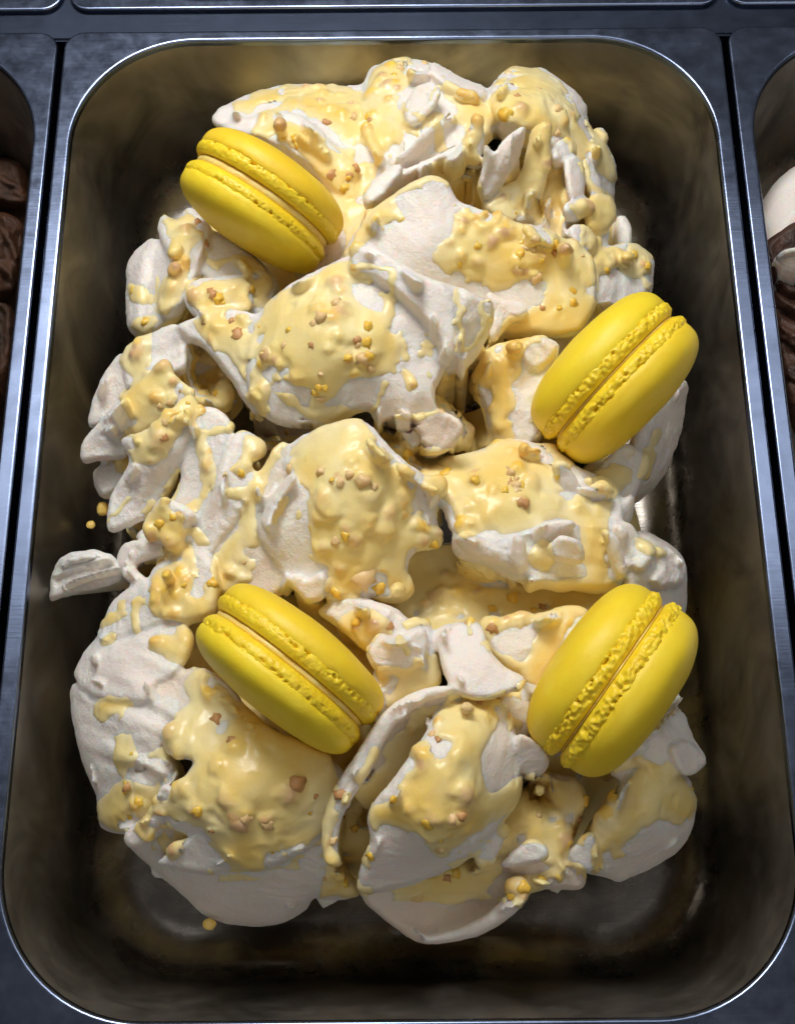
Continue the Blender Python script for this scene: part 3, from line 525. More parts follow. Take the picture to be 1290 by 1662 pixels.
fold('gelato_petal', [(1088,1216),(1104,1204),(1126,1210),(1146,1234),(1130,1254),(1110,1258),(1098,1240)], [(1095,1220,7),(1140,1235,-2),(1112,1250,4)], r=2, thick=3, inset=3, amp=0.3, lip=.6)
fold('gelato_fold', [(990,1250),(1020,1216),(1046,1204),(1054,1226),(1030,1250),(1006,1264)], [(1000,1250,6),(1045,1212,9),(1020,1255,5)], r=3, thick=5, inset=4, amp=0.4)
fold('gelato_fold', [(1064,1150),(1096,1124),(1112,1134),(1108,1150),(1080,1172),(1060,1200),(1046,1190)], [(1060,1185,4),(1105,1135,-2),(1085,1160,3)], r=3, thick=5, inset=4, amp=0.5)
# the loose shard sticking out to the left
SHARD = empty('gelato_shard', tuple(unproj([140],[935],0)[0]))
tag(SHARD, 'loose pointed shard of white gelato sticking out towards the left pan wall', 'gelato')
def shard():
    L = [(82,974),(86,930),(96,908),(120,896),(150,892),(180,900),(198,918),(200,936),(176,950),(140,958),(104,968)]
    o = fold('shard_body', L, [(84,972,-9),(92,925,-4),(120,905,1),(180,905,4),(196,930,3),(140,945,0),(104,966,-7)], r=3, thick=1.6, inset=6, bot=-16, amp=1.6, wl=5, stria=(-14,3.2,0.9), jag=2, parent=SHARD); adopt(o, SHARD)
    o = fold('shard_ridge', [(88,962),(112,944),(150,930),(194,920),(196,928),(150,940),(110,954)], [(90,960,-5),(150,935,3.5),(194,924,6)], r=2.2, thick=1.5, inset=2, bot=-12, amp=0.8, wl=4, parent=SHARD); adopt(o, SHARD)
    o = fold('shard_ridge', [(92,926),(110,908),(140,900),(170,904),(150,912),(116,918)], [(94,924,-2),(140,904,4),(168,905,5)], r=2, thick=1.5, inset=2, bot=-12, amp=0.8, wl=4, parent=SHARD); adopt(o, SHARD)
shard()
FOLDS = [f for f in FOLDS if f.parent is not SHARD]
# ------------------------------------------------------------------ lemon sauce
def clamp01(x): return np.clip(x, 0, 1)
bpy.context.view_layer.update()
def union_mesh(objs, voxel):
    bm = bmesh.new()
    for o in objs: bm.from_mesh(o.data)
    me = bpy.data.meshes.new('tmp'); bm.to_mesh(me); bm.free()
    o = bpy.data.objects.new('tmp', me); COL.objects.link(o)
    md = o.modifiers.new('r', 'REMESH'); md.mode = 'VOXEL'; md.voxel_size = voxel * S
    dg = bpy.context.evaluated_depsgraph_get(); ev = o.evaluated_get(dg); r = ev.to_mesh()
    V = np.zeros(len(r.vertices) * 3, np.float32); r.vertices.foreach_get('co', V); V = V.reshape(-1, 3).astype(float) / S
    N = np.zeros(len(r.vertices) * 3, np.float32); r.vertices.foreach_get('normal', N); N = N.reshape(-1, 3).astype(float)
    lv = np.zeros(len(r.loops), np.int32); r.loops.foreach_get('vertex_index', lv); q = lv.reshape(-1, 4).astype(int)
    ev.to_mesh_clear(); bpy.data.objects.remove(o); bpy.data.meshes.remove(me)
    return V, N, q
import time
_t = time.time()
UV_, UN_, UQ_ = union_mesh(FOLDS, 0.70)
print('union', time.time() - _t, len(UV_)); _t = time.time()
def edges_of(q):
    e = np.concatenate([q[:, [0, 1]], q[:, [1, 2]], q[:, [2, 3]], q[:, [3, 0]]]); e.sort(axis=1)
    k = np.unique(e[:, 0].astype(np.int64) * 10000000 + e[:, 1]); return np.c_[k // 10000000, k % 10000000]
def lapper(E, n):
    dg_ = np.maximum(np.bincount(E.ravel(), minlength=n), 1).astype(float)
    a, b = np.r_[E[:, 0], E[:, 1]], np.r_[E[:, 1], E[:, 0]]
    def f(A):
        return np.stack([np.bincount(a, A[b, c], n) for c in range(A.shape[1])], 1) / dg_[:, None]
    return f
def normals(V, q):
    n = np.cross(V[q[:, 2]] - V[q[:, 0]], V[q[:, 3]] - V[q[:, 1]]); out = np.zeros_like(V)
    for k in range(4):
        for c in range(3): out[:, c] += np.bincount(q[:, k], n[:, c], len(V))
    return out / (np.linalg.norm(out, axis=1)[:, None] + 1e-9)
def hmap(cg=3.0):
    hx = np.clip(((UV_[:, 0] + 160) / cg).astype(int), 1, 108); hy = np.clip(((UV_[:, 1] + 200) / cg).astype(int), 1, 138); HM = np.full((110, 140), -70.0)
    np.maximum.at(HM, (hx, hy), UV_[:, 2]); return hx, hy, HM
# drop what lies buried deep under other folds
hx, hy, HM = hmap(); lowest = HM.copy()
for dx in (-1, 0, 1):
    for dy in (-1, 0, 1): lowest = np.minimum(lowest, np.roll(HM, (dx, dy), (0, 1)))
l2_ = lowest.copy()
for dx in (-2, 0, 2):
    for dy in (-2, 0, 2): l2_ = np.minimum(l2_, np.roll(lowest, (dx, dy), (0, 1)))
bur = (UV_[:, 2] < l2_[hx, hy] - 20)
UQ_ = UQ_[~bur[UQ_].all(1)]; us, inv = np.unique(UQ_, return_inverse=True); UQ_ = inv.reshape(-1, 4); UV_ = UV_[us]; UN_ = UN_[us]
print('kept', len(UV_))
hx, hy, HM = hmap(); B_ = HM.copy()
for it in range(10):
    p_ = np.pad(B_, 1, mode='edge'); B_ = (p_[:-2, 1:-1] + p_[2:, 1:-1] + p_[1:-1, :-2] + p_[1:-1, 2:] + p_[1:-1, 1:-1]) / 5
inner = B_[hx, hy]; hollow = clamp01((inner - UV_[:, 2] - 1.0) / 6.0)
# the folds melt into each other where they touch: fill the concave seams, keep the ridges
_L = lapper(edges_of(UQ_), len(UV_))
for it in range(3):
    dl = _L(UV_) - UV_; UN_ = normals(UV_, UQ_); s_ = np.einsum('ij,ij->i', dl, UN_)
    UV_ = UV_ + UN_ * (np.maximum(s_, 0) * 0.8)[:, None] + dl * 0.22
rough = clamp01((fbm(UV_ / 16.0 + 31.0, 2) - 0.05) * 2.2)
UN_ = normals(UV_, UQ_)
UV_ = UV_ + UN_ * (rough * (0.2 * (0.45 - np.abs(fbm(UV_ / 3.1, 3, 0.6)) * 1.6)) + 0.07 * noise(UV_ / 1.9))[:, None]
_a = fbm(UV_ / 45.0 + 5, 2) * 6.0; _ca, _sa = np.cos(_a), np.sin(_a)
_u1 = UV_[:, 0] * _ca + UV_[:, 1] * _sa; _u2 = -UV_[:, 0] * _sa + UV_[:, 1] * _ca
torn = clamp01((fbm(UV_ / 20.0 + 13.0, 2) + 0.12) * 2.5)
UV_ = UV_ + UN_ * (torn * 0.5 * (noise(np.c_[_u1 / 15.0, _u2 / 2.5, UV_[:, 2] / 6.0]) + 0.4 * noise(np.c_[_u1 / 6.0, _u2 / 2.0, UV_[:, 2] / 3.0 + 7])))[:, None]
crum = clamp01((fbm(UV_ / 30.0 + 71.0, 2) - 0.02) * 3)
UV_ = UV_ + UN_ * (crum * 0.45 * (0.28 - np.abs(noise(UV_ / 7.0 + 3)) * 1.3 - 0.5 * np.abs(noise(UV_ / 3.4 + 8))))[:, None]
# deep holes between the folds
_px, _py = proj(UV_); DARK = np.zeros(len(UV_))
for x, y, rx, ry, dp, hole in ((455,694,58,20,34,1),(700,738,30,26,16,0),(748,636,32,36,14,0),(338,600,26,44,14,0),(322,560,14,24,10,0),(918,748,46,20,18,1),(588,1250,22,16,14,1),(945,1335,30,36,18,0),(905,1285,64,26,12,0),(620,708,34,20,14,0),(560,1405,20,26,12,0),(840,1268,22,14,10,1),(760,262,44,22,12,0),(300,1030,16,12,8,0),(225,1244,14,10,8,1),(600,1322,20,20,12,0),(800,280,14,30,10,0),(860,345,28,24,8,0),(390,690,30,20,16,0),(650,690,30,14,14,1)):
    nb_ = np.where((np.abs(_px - x) < rx * 1.8) & (np.abs(_py - y) < ry * 1.8))[0]; P_n = UV_[nb_]
    e2 = ((_px[nb_] - x) / rx) ** 2 + ((_py[nb_] - y) / ry) ** 2 + 0.9 * fbm(np.c_[_px[nb_] / 22, _py[nb_] / 22, np.full(len(nb_), x)], 2)
    k_ = clamp01((1.1 - e2) / 0.5); k_ = k_ * k_ * (3 - 2 * k_) * hollow[nb_]; dr = P_n - C0[None]; dr /= np.linalg.norm(dr, axis=1)[:, None]
    UV_[nb_] = P_n + dr * (k_ * dp * (P_n[:, 2] > -24))[:, None]
    if hole: DARK[nb_] = np.maximum(DARK[nb_], k_)
UN_ = normals(UV_, UQ_)
# give every fold its own piece of the common surface
from mathutils.kdtree import KDTree
verts_ = []; own_ = []
for k, o in enumerate(FOLDS):
    me_ = o.data; nv = len(me_.vertices); v = np.zeros(nv * 3, np.float32); me_.vertices.foreach_get('co', v)
    v = v.reshape(-1, 3)[::2] / S; verts_.append(v); own_.append(np.full(len(v), k))
verts_ = np.concatenate(verts_); own_ = np.concatenate(own_)
kd = KDTree(len(verts_))
for i, v in enumerate(verts_.tolist()): kd.insert(v, i)
kd.balance(); fnd = kd.find
who = own_[np.fromiter((fnd(p)[1] for p in UV_.tolist()), int, len(UV_))]
UE_ = edges_of(UQ_)
def components(E, n):
    lab = np.arange(n)
    while len(E):
        a, b = lab[E[:, 0]], lab[E[:, 1]]; dif = a != b
        if not dif.any(): break
        E = E[dif]; a, b = a[dif], b[dif]
        np.minimum.at(lab, np.maximum(a, b), np.minimum(a, b))
        while True:
            nl = lab[lab]
            if (nl == lab).all(): break
            lab = nl
    return lab
for it in range(4):                          # hand stray scraps to the neighbouring fold
    same = who[UE_[:, 0]] == who[UE_[:, 1]]
    comp = components(UE_[same], len(UV_)); sz = np.bincount(comp, minlength=len(UV_))[comp]
    cross = UE_[~same]; c2 = np.r_[cross, cross[:, ::-1]]
    sel = c2[(sz[c2[:, 0]] < 260) & (sz[c2[:, 1]] > sz[c2[:, 0]])]
    if not len(sel): break
    newlab = np.full(len(UV_), -1); newlab[comp[sel[:, 0]]] = who[sel[:, 1]]
    nw = newlab[comp]; who = np.where(nw >= 0, nw, who)
same = who[UE_[:, 0]] == who[UE_[:, 1]]; comp = components(UE_[same], len(UV_))
wf = comp[UQ_].max(axis=1)
names_ = [(o.name.split('.')[0], o.data.materials[0]) for o in FOLDS]
for o in FOLDS:
    me_ = o.data; bpy.data.objects.remove(o); bpy.data.meshes.remove(me_)
show_ = (UN_[UQ_[:, 0], 2] > -0.6) | (UV_[UQ_[:, 0], 2] > 5)
VQ_ = UQ_[show_]; wf = wf[show_]
od = np.argsort(wf, kind='stable'); cuts = np.r_[0, np.where(np.diff(wf[od]))[0] + 1, len(od)]
for a_, b_ in zip(cuts[:-1], cuts[1:]):
    if b_ - a_ < 60: continue
    qq = VQ_[od[a_:b_]]; nm, mt_ = names_[who[wf[od[a_]]]]
    us, inv = np.unique(qq, return_inverse=True)
    me_ = mesh_np(nm, UV_[us], inv.reshape(-1, 4)); o = link(nm, me_, mt_, GELATO)
    me_.normals_split_custom_set_from_vertices(UN_[us].tolist())
print('split', time.time() - _t); _t = time.time()

MW, MH = 646, 832                            # mask at half the photograph's size
MX, MY = np.meshgrid(np.arange(MW) * 2.0, np.arange(MH) * 2.0)
WX = MX + 7.0 * fbm(np.c_[MX.ravel() / 34, MY.ravel() / 34, np.full(MX.size, 3.3)], 3).reshape(MX.shape)
WY = MY + 7.0 * fbm(np.c_[MX.ravel() / 34, MY.ravel() / 34, np.full(MX.size, 8.8)], 3).reshape(MX.shape)
WX += 2.5 * noise(np.c_[MX.ravel() / 11, MY.ravel() / 11, np.full(MX.size, 1.1)]).reshape(MX.shape) * 2; WY += 2.5 * noise(np.c_[MX.ravel() / 11, MY.ravel() / 11, np.full(MX.size, 5.1)]).reshape(MX.shape) * 2
SD = np.full(MX.shape, -40.0)                # signed distance to the edge of the sauce, px, positive inside
def box(lo, hi, pad):
    x0 = max(0, int((lo[0] - pad) // 2)); x1 = min(MW, int((hi[0] + pad) // 2) + 2)
    y0 = max(0, int((lo[1] - pad) // 2)); y1 = min(MH, int((hi[1] + pad) // 2) + 2)
    return slice(y0, y1), slice(x0, x1)
def patch(pts, sign=1):
    L = smooth_loop(pts, 7.0); sl = box(L.min(0), L.max(0), 30)
    X, Y = WX[sl], WY[sl]; d, _, _ = seg_dist(L, X, Y); d = d.reshape(X.shape); d = np.where(inside(L, X, Y), d, -d)
    if sign > 0: SD[sl] = np.maximum(SD[sl], d)
    else: SD[sl] = np.minimum(SD[sl], -d)
def strand(pts, w0, w1=None):
    w1 = w0 if w1 is None else w1
    L = smooth_loop(pts, 4.0, False); sl = box(L.min(0), L.max(0), 30 + max(w0, w1))
    X, Y = WX[sl], WY[sl]; d, _, K = seg_dist(L, X, Y, False)
    w = w0 + (w1 - w0) * K / max(1, len(L) - 2)
    w = w * (1 + 0.35 * np.sin(K * 0.23 + L[0, 0]))
    SD[sl] = np.maximum(SD[sl], (w - d).reshape(X.shape))
for p in (
 [(378,172),(420,150),(480,139),(560,143),(592,150),(604,114),(650,96),(672,104),(664,136),(644,168),(640,200),(655,216),(642,244),(622,268),(604,262),(588,236),(560,232),(535,202),(500,186),(470,177),(420,184),(392,182)],
 [(424,216),(445,194),(470,200),(528,224),(545,242),(580,244),(612,256),(606,290),(586,320),(592,345),(562,382),(552,352),(530,300),(490,250),(440,230)],
 [(690,140),(720,128),(748,146),(768,150),(792,176),(800,140),(832,112),(880,114),(912,136),(932,172),(952,214),(986,240),(998,276),(994,296),(964,270),(942,242),(925,226),(902,226),(892,240),(896,290),(882,312),(858,316),(850,322),(830,302),(850,260),(856,225),(840,202),(822,196),(800,200),(780,204),(764,206),(752,196),(740,204),(720,200),(744,186),(734,164),(712,150)],
 [(752,218),(768,194),(780,196),(786,228),(792,250),(776,290),(784,322),(762,306),(722,292),(690,274),(720,258),(750,246)],
 [(786,340),(830,310),(868,322),(856,358),(820,360)],
 [(924,334),(958,318),(994,322),(1000,350),(986,372),(955,382),(940,356)],
 [(736,316),(748,332),(792,346),(850,366),(906,382),(950,406),(964,432),(962,480),(956,522),(900,546),(870,556),(852,562),(842,602),(832,640),(836,700),(816,726),(800,704),(790,652),(784,612),(800,572),(812,524),(848,512),(880,482),(890,456),(866,456),(850,452),(830,466),(790,472),(760,462),(712,432),(702,412),(712,396),(736,370),(738,345)],
 [(558,414),(580,376),(600,347),(632,324),(646,336),(656,354),(630,366),(600,386),(582,408)],
 [(412,532),(440,491),(480,466),(530,436),(566,424),(562,450),(572,482),(592,502),(620,510),(640,540),(646,572),(626,602),(600,612),(570,612),(540,642),(520,652),(490,642),(450,612),(420,602),(410,562)],
 [(312,522),(332,514),(370,500),(402,510),(412,532),(416,600),(402,626),(390,602),(368,574),(340,560)],
 [(470,640),(520,662),(560,662),(600,670),(566,686),(500,678)],
 [(300,466),(325,450),(360,456),(395,450),(411,480),(401,506),(380,492),(360,496),(340,516),(310,492)],
 [(264,352),(275,344),(290,361),(302,344),(322,370),(310,402),(306,440),(292,480),(270,512),(254,502),(266,452),(280,430),(268,402)],
 [(330,402),(345,420),(380,408),(412,420),(442,452),(432,482),(412,500),(400,452),(370,424),(345,440)],
 [(340,520),(364,500),(396,512),(384,540),(352,548)],
 [(204,556),(242,540),(242,592),(226,616),(206,602),(196,580)],
 [(208,460),(240,470),(252,490),(232,494),(212,484)],
 [(214,524),(240,514),(256,520),(238,536),(218,534)],
 [(194,642),(230,614),(266,588),(288,610),(312,640),(290,670),(250,692),(215,682)],
 [(198,712),(236,694),(280,654),(310,640),(320,680),(300,692),(280,722),(256,750),(232,752),(212,736)],
 [(374,764),(394,744),(398,708),(420,714),(432,736),(408,762),(392,776)],
 [(238,842),(268,806),(296,826),(322,826),(304,860),(292,902),(274,904),(260,872),(234,862)],
 [(244,942),(270,920),(310,918),(340,958),(362,980),(332,1012),(300,1006),(260,1002),(240,976)],
 [(338,962),(350,902),(380,898),(410,908),(412,942),(380,952),(350,992)],
 [(470,742),(500,706),(540,689),(586,688),(616,720),(652,756),(676,790),(668,826),(692,850),(722,860),(712,890),(662,896),(656,930),(667,962),(640,966),(620,944),(590,962),(545,972),(530,952),(540,922),(510,912),(500,890),(502,850),(495,792)],
 [(688,772),(720,744),(770,734),(820,718),(870,724),(912,748),(904,776),(916,796),(950,802),(976,812),(982,852),(940,850),(900,838),(860,856),(820,868),(790,858),(760,876),(740,862),(734,822),(700,802)],
 [(944,836),(980,846),(986,920),(976,944),(956,936),(948,890)],
 [(948,782),(975,754),(1010,754),(1026,776),(1002,802),(988,832),(974,822),(974,802)],
 [(648,962),(664,930),(690,908),(740,904),(800,938),(900,944),(970,938),(1004,956),(952,992),(900,992),(830,1002),(770,1008),(700,1014),(658,994)],
 [(860,890),(878,872),(896,886),(900,908),(884,926),(862,918)],
 [(862,1052),(870,1030),(906,1006),(930,1000),(900,1056),(870,1110),(852,1090)],
 [(548,1012),(570,990),(602,988),(640,1010),(680,1004),(692,1014),(662,1026),(640,1031),(620,1026),(602,1040),(590,1062),(568,1032)],
 [(614,1084),(660,1084),(680,1060),(692,1054),(686,1076),(650,1100),(620,1108)],
 [(704,1166),(730,1130),(802,1134),(812,1162),(790,1202),(776,1240),(798,1290),(828,1268),(838,1290),(802,1332),(770,1352),(742,1372),(716,1392),(690,1372),(650,1342),(600,1332),(604,1308),(640,1300),(650,1270),(680,1240),(664,1222),(680,1200),(710,1212)],
 [(300,1112),(330,1088),(360,1110),(390,1150),(430,1168),(480,1190),(522,1210),(544,1260),(544,1310),(500,1370),(450,1402),(400,1412),(360,1390),(330,1352),(300,1332),(270,1330),(258,1312),(290,1270),(320,1240),(290,1232),(268,1212),(264,1190),(290,1160),(310,1140)],
 [(160,1306),(200,1268),(240,1278),(262,1288),(244,1330),(204,1350),(168,1338)],
 [(154,1150),(172,1132),(204,1132),(224,1146),(190,1154),(164,1170)],
 [(176,1240),(182,1194),(212,1196),(222,1226),(202,1256),(180,1252)],
 [(250,1364),(272,1346),(300,1356),(298,1384),(272,1392)],
 [(234,1042),(272,1030),(330,1058),(316,1086),(262,1062)],
 [(290,1020),(340,1010),(360,1060),(320,1080),(296,1056)],
 [(1040,1244),(1060,1232),(1102,1260),(1128,1290),(1126,1324),(1106,1336),(1080,1324),(1042,1346),(1010,1372),(976,1382),(976,1410),(960,1416),(964,1370),(990,1340),(1012,1300)],
 [(814,1282),(860,1258),(922,1268),(944,1300),(930,1342),(924,1382),(902,1402),(870,1392),(830,1366),(808,1350)],
 [(800,1440),(830,1424),(870,1418),(930,1398),(952,1420),(942,1442),(890,1434),(872,1462),(834,1460),(810,1464)],
 [(920,1284),(1000,1270),(994,1318),(950,1372),(926,1352)],
 [(538,1402),(560,1390),(582,1420),(582,1458),(540,1452),(518,1460)],
 [(700,1440),(716,1410),(770,1392),(812,1412),(770,1420),(730,1430)],
 [(1032,872),(1062,884),(1082,900),(1056,904),(1032,890)],
 [(958,402),(990,394),(1032,396),(1060,420),(1056,446),(1030,450),(1000,440),(964,442)],
 [(430,610),(400,640),(420,660),(436,640)],
 [(660,700),(700,770),(730,740),(700,720),(680,690)],
 [(1066,1226),(1098,1250),(1116,1270),(1120,1290),(1100,1270),(1076,1246)],
): patch(p)
for p, a, b in (
 ([(668,302),(700,287),(726,297),(742,322)],5,7),([(606,340),(640,318),(668,302)],4,5),([(655,172),(690,190),(716,150)],2.2,3),([(640,190),(668,176),(716,190)],2,2.5),
 ([(702,150),(696,180),(682,210)],3,2),([(930,226),(950,270),(952,310)],3,2.5),([(916,230),(938,262),(960,300),(988,320)],2.5,3),([(940,330),(946,370),(930,400)],3,5),([(925,395),(960,400),(975,440)],4,4),
 ([(640,440),(632,470),(630,500),(650,540),(660,580)],5,3),([(560,440),(600,432),(640,440)],3,4),([(738,470),(746,510),(742,560)],3,4),([(792,490),(786,520),(770,560),(744,570)],3,3.5),
 ([(626,622),(616,650),(604,668)],5,3),([(680,570),(700,610)],2,3),([(640,676),(676,676),(720,668)],4,3),
 ([(430,660),(420,690),(400,692)],6,5),([(316,650),(322,690),(328,730),(340,766),(332,800),(296,838)],9,8),([(326,702),(370,694),(404,690)],4,9),
 ([(462,722),(432,758),(412,800),(402,850),(382,880),(362,920)],10,10),([(372,800),(400,800),(420,780)],7,8),([(408,820),(402,850),(408,880)],13,9),
 ([(446,846),(460,820),(470,800)],5,2),([(482,830),(486,838)],4,4),([(270,870),(300,890),(320,920)],7,6),([(308,850),(330,880)],5,6),
 ([(780,1022),(806,1012),(850,1006),(900,992),(944,990)],12,9),([(782,1030),(800,1058),(850,1082)],6,5),([(792,1134),(822,1124),(852,1106)],4,4),
 ([(606,1222),(584,1262),(556,1306),(536,1340),(530,1380),(556,1408)],8,7),([(606,1340),(592,1386),(614,1418)],8,5),([(545,1300),(580,1290)],9,6),([(606,1330),(640,1330)],8,8),
 ([(162,1012),(196,988),(232,974)],11,7),([(170,1040),(196,1030)],6,4),([(1064,700),(1052,760)],4,5),([(1050,740),(1044,770)],6,7),([(700,1440),(740,1424),(800,1444)],5,5),
 ([(930,1270),(925,1310),(915,1370)],8,7),([(1000,1250),(1040,1230)],5,5),([(1070,1180),(1068,1196)],4,4),([(820,1150),(826,1180)],4,5),([(396,1150),(430,1180)],12,12),
 ([(730,740),(700,770),(690,790)],12,8),([(660,880),(700,900),(740,920)],8,8),([(980,410),(996,430)],12,10),([(600,1450),(560,1440)],8,8),([(476,1392),(482,1404)],5,4),([(338,1412),(346,1418)],5,4),
 ([(150,820),(165,830)],7,6),([(210,810),(170,850)],3,3),([(620,560),(640,600)],6,6),([(440,600),(470,650),(520,676)],8,8),([(870,690),(880,720),(920,745)],8,12),
): strand(p, a, b)
for p in ([(640,284),(658,272),(650,262)],[(735,338),(748,330),(752,346),(740,350)],[(700,160),(722,150),(716,176),(690,190),(672,190)],[(640,262),(700,210),(732,184),(722,216),(668,258)],
          [(772,236),(800,210),(840,210),(830,250),(800,280)],[(400,300),(420,290),(420,300)],[(1000,940),(1020,930),(1020,950)],[(896,880),(912,868),(936,872),(948,892),(944,910),(910,908)],[(560,1260),(520,1290),(500,1280)][:0] or [(356,1170),(372,1164),(368,1186),(350,1216),(344,1200)],
          [(918,1320),(930,1310),(930,1330),(916,1342)],[(904,752),(914,750),(936,780),(930,800),(912,790)],[(838,1378),(862,1366),(884,1372),(888,1390),(850,1402)]): patch(p, -1)

# runs and drips that leave the pools
bnd = np.argwhere((SD > -2) & (SD < 4)); rs_ = np.random.default_rng(5)
for y_, x_ in bnd[rs_.choice(len(bnd), 65, replace=False)]:
    p0 = np.array([x_ * 2.0, y_ * 2.0]); a_ = rs_.normal() * 0.75 + math.pi / 2; L_ = 14 + 45 * rs_.random() ** 2; b_ = rs_.normal() * 0.35
    p1 = p0 + L_ * 0.5 * np.array([math.cos(a_), math.sin(a_)]); p2 = p1 + L_ * 0.5 * np.array([math.cos(a_ + b_), math.sin(a_ + b_)])
    w_ = 3.0 + 4.5 * rs_.random(); strand([tuple(p0), tuple(p1), tuple(p2)], w_ * 1.3, w_ * (0.7 + 0.6 * rs_.random()))
PXV, PYV = proj(UV_)
gx = np.clip(PXV / 2, 0, MW - 1.001); gy = np.clip(PYV / 2, 0, MH - 1.001); ix = gx.astype(int); iy = gy.astype(int); fx = gx - ix; fy = gy - iy
sdv = SD[iy, ix] * (1 - fx) * (1 - fy) + SD[iy, ix + 1] * fx * (1 - fy) + SD[iy + 1, ix] * (1 - fx) * fy + SD[iy + 1, ix + 1] * fx * fy
def clamp01(x): return np.clip(x, 0, 1)
sdm = (sdv + 1.5) * MMPX                                               # mm inside the edge
CORE_ = np.array([i for i, (n_, m2) in enumerate(names_) if n_ == 'gelato_core'])
sdm = np.where(np.isin(who, CORE_), np.maximum(sdm, 4.0), sdm)
# sauce also runs down into the clefts
cleft = inner - UV_[:, 2] - 5.0 + 4.0 * fbm(UV_ / 12.0 + 3, 2)
cleft = np.where((inner > -12) & (UV_[:, 2] > -30), cleft, -5)
sdm = np.where(cleft > -1.3, np.maximum(sdm, np.minimum(cleft * 0.6, 4)), sdm)
sdm = sdm - 5.0 * clamp01(fbm(UV_ / 9.0 + 41, 3, 0.6) - 0.16) * 3.0
sdm = np.where(DARK > 0.3, np.minimum(sdm, -2.0), sdm)
facing = clamp01((UN_[:, 2] + 0.35) / 0.5)
_LU = lapper(UE_, len(UV_)); fs_ = np.c_[facing, sdm]
for it in range(5): fs_ = _LU(fs_)
facing = np.maximum(facing, fs_[:, 0]); sdm = np.maximum(sdm, np.minimum(fs_[:, 1], 2.0))
sdm = np.where(facing < 0.4, np.minimum(sdm, (facing - 0.4) * 6), sdm)
film = 1.3 + 0.9 * fbm(UV_ / 14.0, 2)
th = np.where(sdm < 0, -0.9 * clamp01(-sdm / 1.2), film * (0.30 * np.sqrt(clamp01(sdm / 1.2)) + 0.95 * clamp01(sdm / 8.0)))
keep = sdm > -1.3
fk = keep[UQ_].all(1); q = UQ_[fk]; used = np.unique(q); rem = np.full(len(UV_), -1); rem[used] = np.arange(len(used)); q = rem[q]
SV, SN, ST, SDm = UV_[used], UN_[used], th[used], sdm[used]
E_ = edges_of(q); lap = lapper(E_, len(SV))
# the sauce levels out the relief below it
SM = SV.copy(); wgt = clamp01((SDm - 0.3) / 3.0)[:, None]
for it in range(14): SM = SM + wgt * 0.6 * (lap(SM) - SM)
SN2 = SN.copy()
for it in range(6): SN2 = lap(SN2)
SN2 /= np.linalg.norm(SN2, axis=1)[:, None] + 1e-9
back = np.einsum('ij,ij->i', SV - SM, SN2)                      # never sink under the gelato
SM = SM + SN2 * np.maximum(back, 0)[:, None] * 0.55
POS = SM + SN2 * ST[:, None]
# lumps: sauce-coated crumbs
cand = np.where((SDm > 1.2) & (SN[:, 2] > 0.2))[0]
spx, spy = proj(POS)
LUMPS = [(600,580,10),(480,615,9),(450,600,7),(560,470,6),(520,500,10),(550,545,7),(530,570,6),(440,560,6),(590,775,13),(545,785,9),(560,860,7),(525,890,9),(575,880,10),(620,930,8),(550,925,8),(690,880,10),(720,775,10),
 (775,430,9),(840,430,11),(750,415,8),(815,185,11),(590,195,8),(530,195,6),(800,790,8),(850,815,9),(860,780,11),(790,840,9),(715,860,12),(745,845,12),(320,1320,12),(275,1370,11),(400,1320,10),(430,1330,8),(470,1285,14),(380,1210,11),(350,1240,9),(220,1310,9),(245,1300,7),(690,1225,9),(700,1330,11),(660,1310,8),(640,1290,9),(690,1370,8),(720,1385,6),(555,1430,7),(540,1370,7),
 (830,1000,7),(835,970,10),(740,960,12),(700,970,10),(665,730,10),(395,950,10),(375,930,10),(270,960,8),(265,870,7),(240,860,6),(290,830,7),(850,1450,9),(905,1420,9),(1040,430,9),(1020,412,8),(1000,425,9),(1045,445,7),(350,640,10),(336,655,8),(620,120,9),(650,100,7),(480,140,6),(645,140,8),(700,105,6),(830,120,6),(700,1170,10),(770,1160,9),(345,475,8),(380,470,8),(350,530,9),(405,760,9),(420,740,7),(280,620,7),(255,650,8)]
taken = 0
kb = []
for (x, y, r) in LUMPS:
    d2 = (spx - x) ** 2 + (spy - y) ** 2; kb.append((x, y, r * MMPX * 1.2))
for i in rng.choice(cand, 170, replace=False):
    for t_ in range(rng.integers(1, 6)): kb.append((spx[i] + rng.normal() * 15, spy[i] + rng.normal() * 15, 1.2 + 1.9 * rng.random() ** 1.4))
NUTC = np.zeros((len(POS), 4)); PAL = np.array([(0.80, 0.50, 0.13), (0.72, 0.44, 0.20), (0.86, 0.56, 0.07), (0.60, 0.36, 0.20), (0.84, 0.62, 0.22)])
tree_ok = SN[:, 2] > 0.05
HG = np.zeros(len(POS))
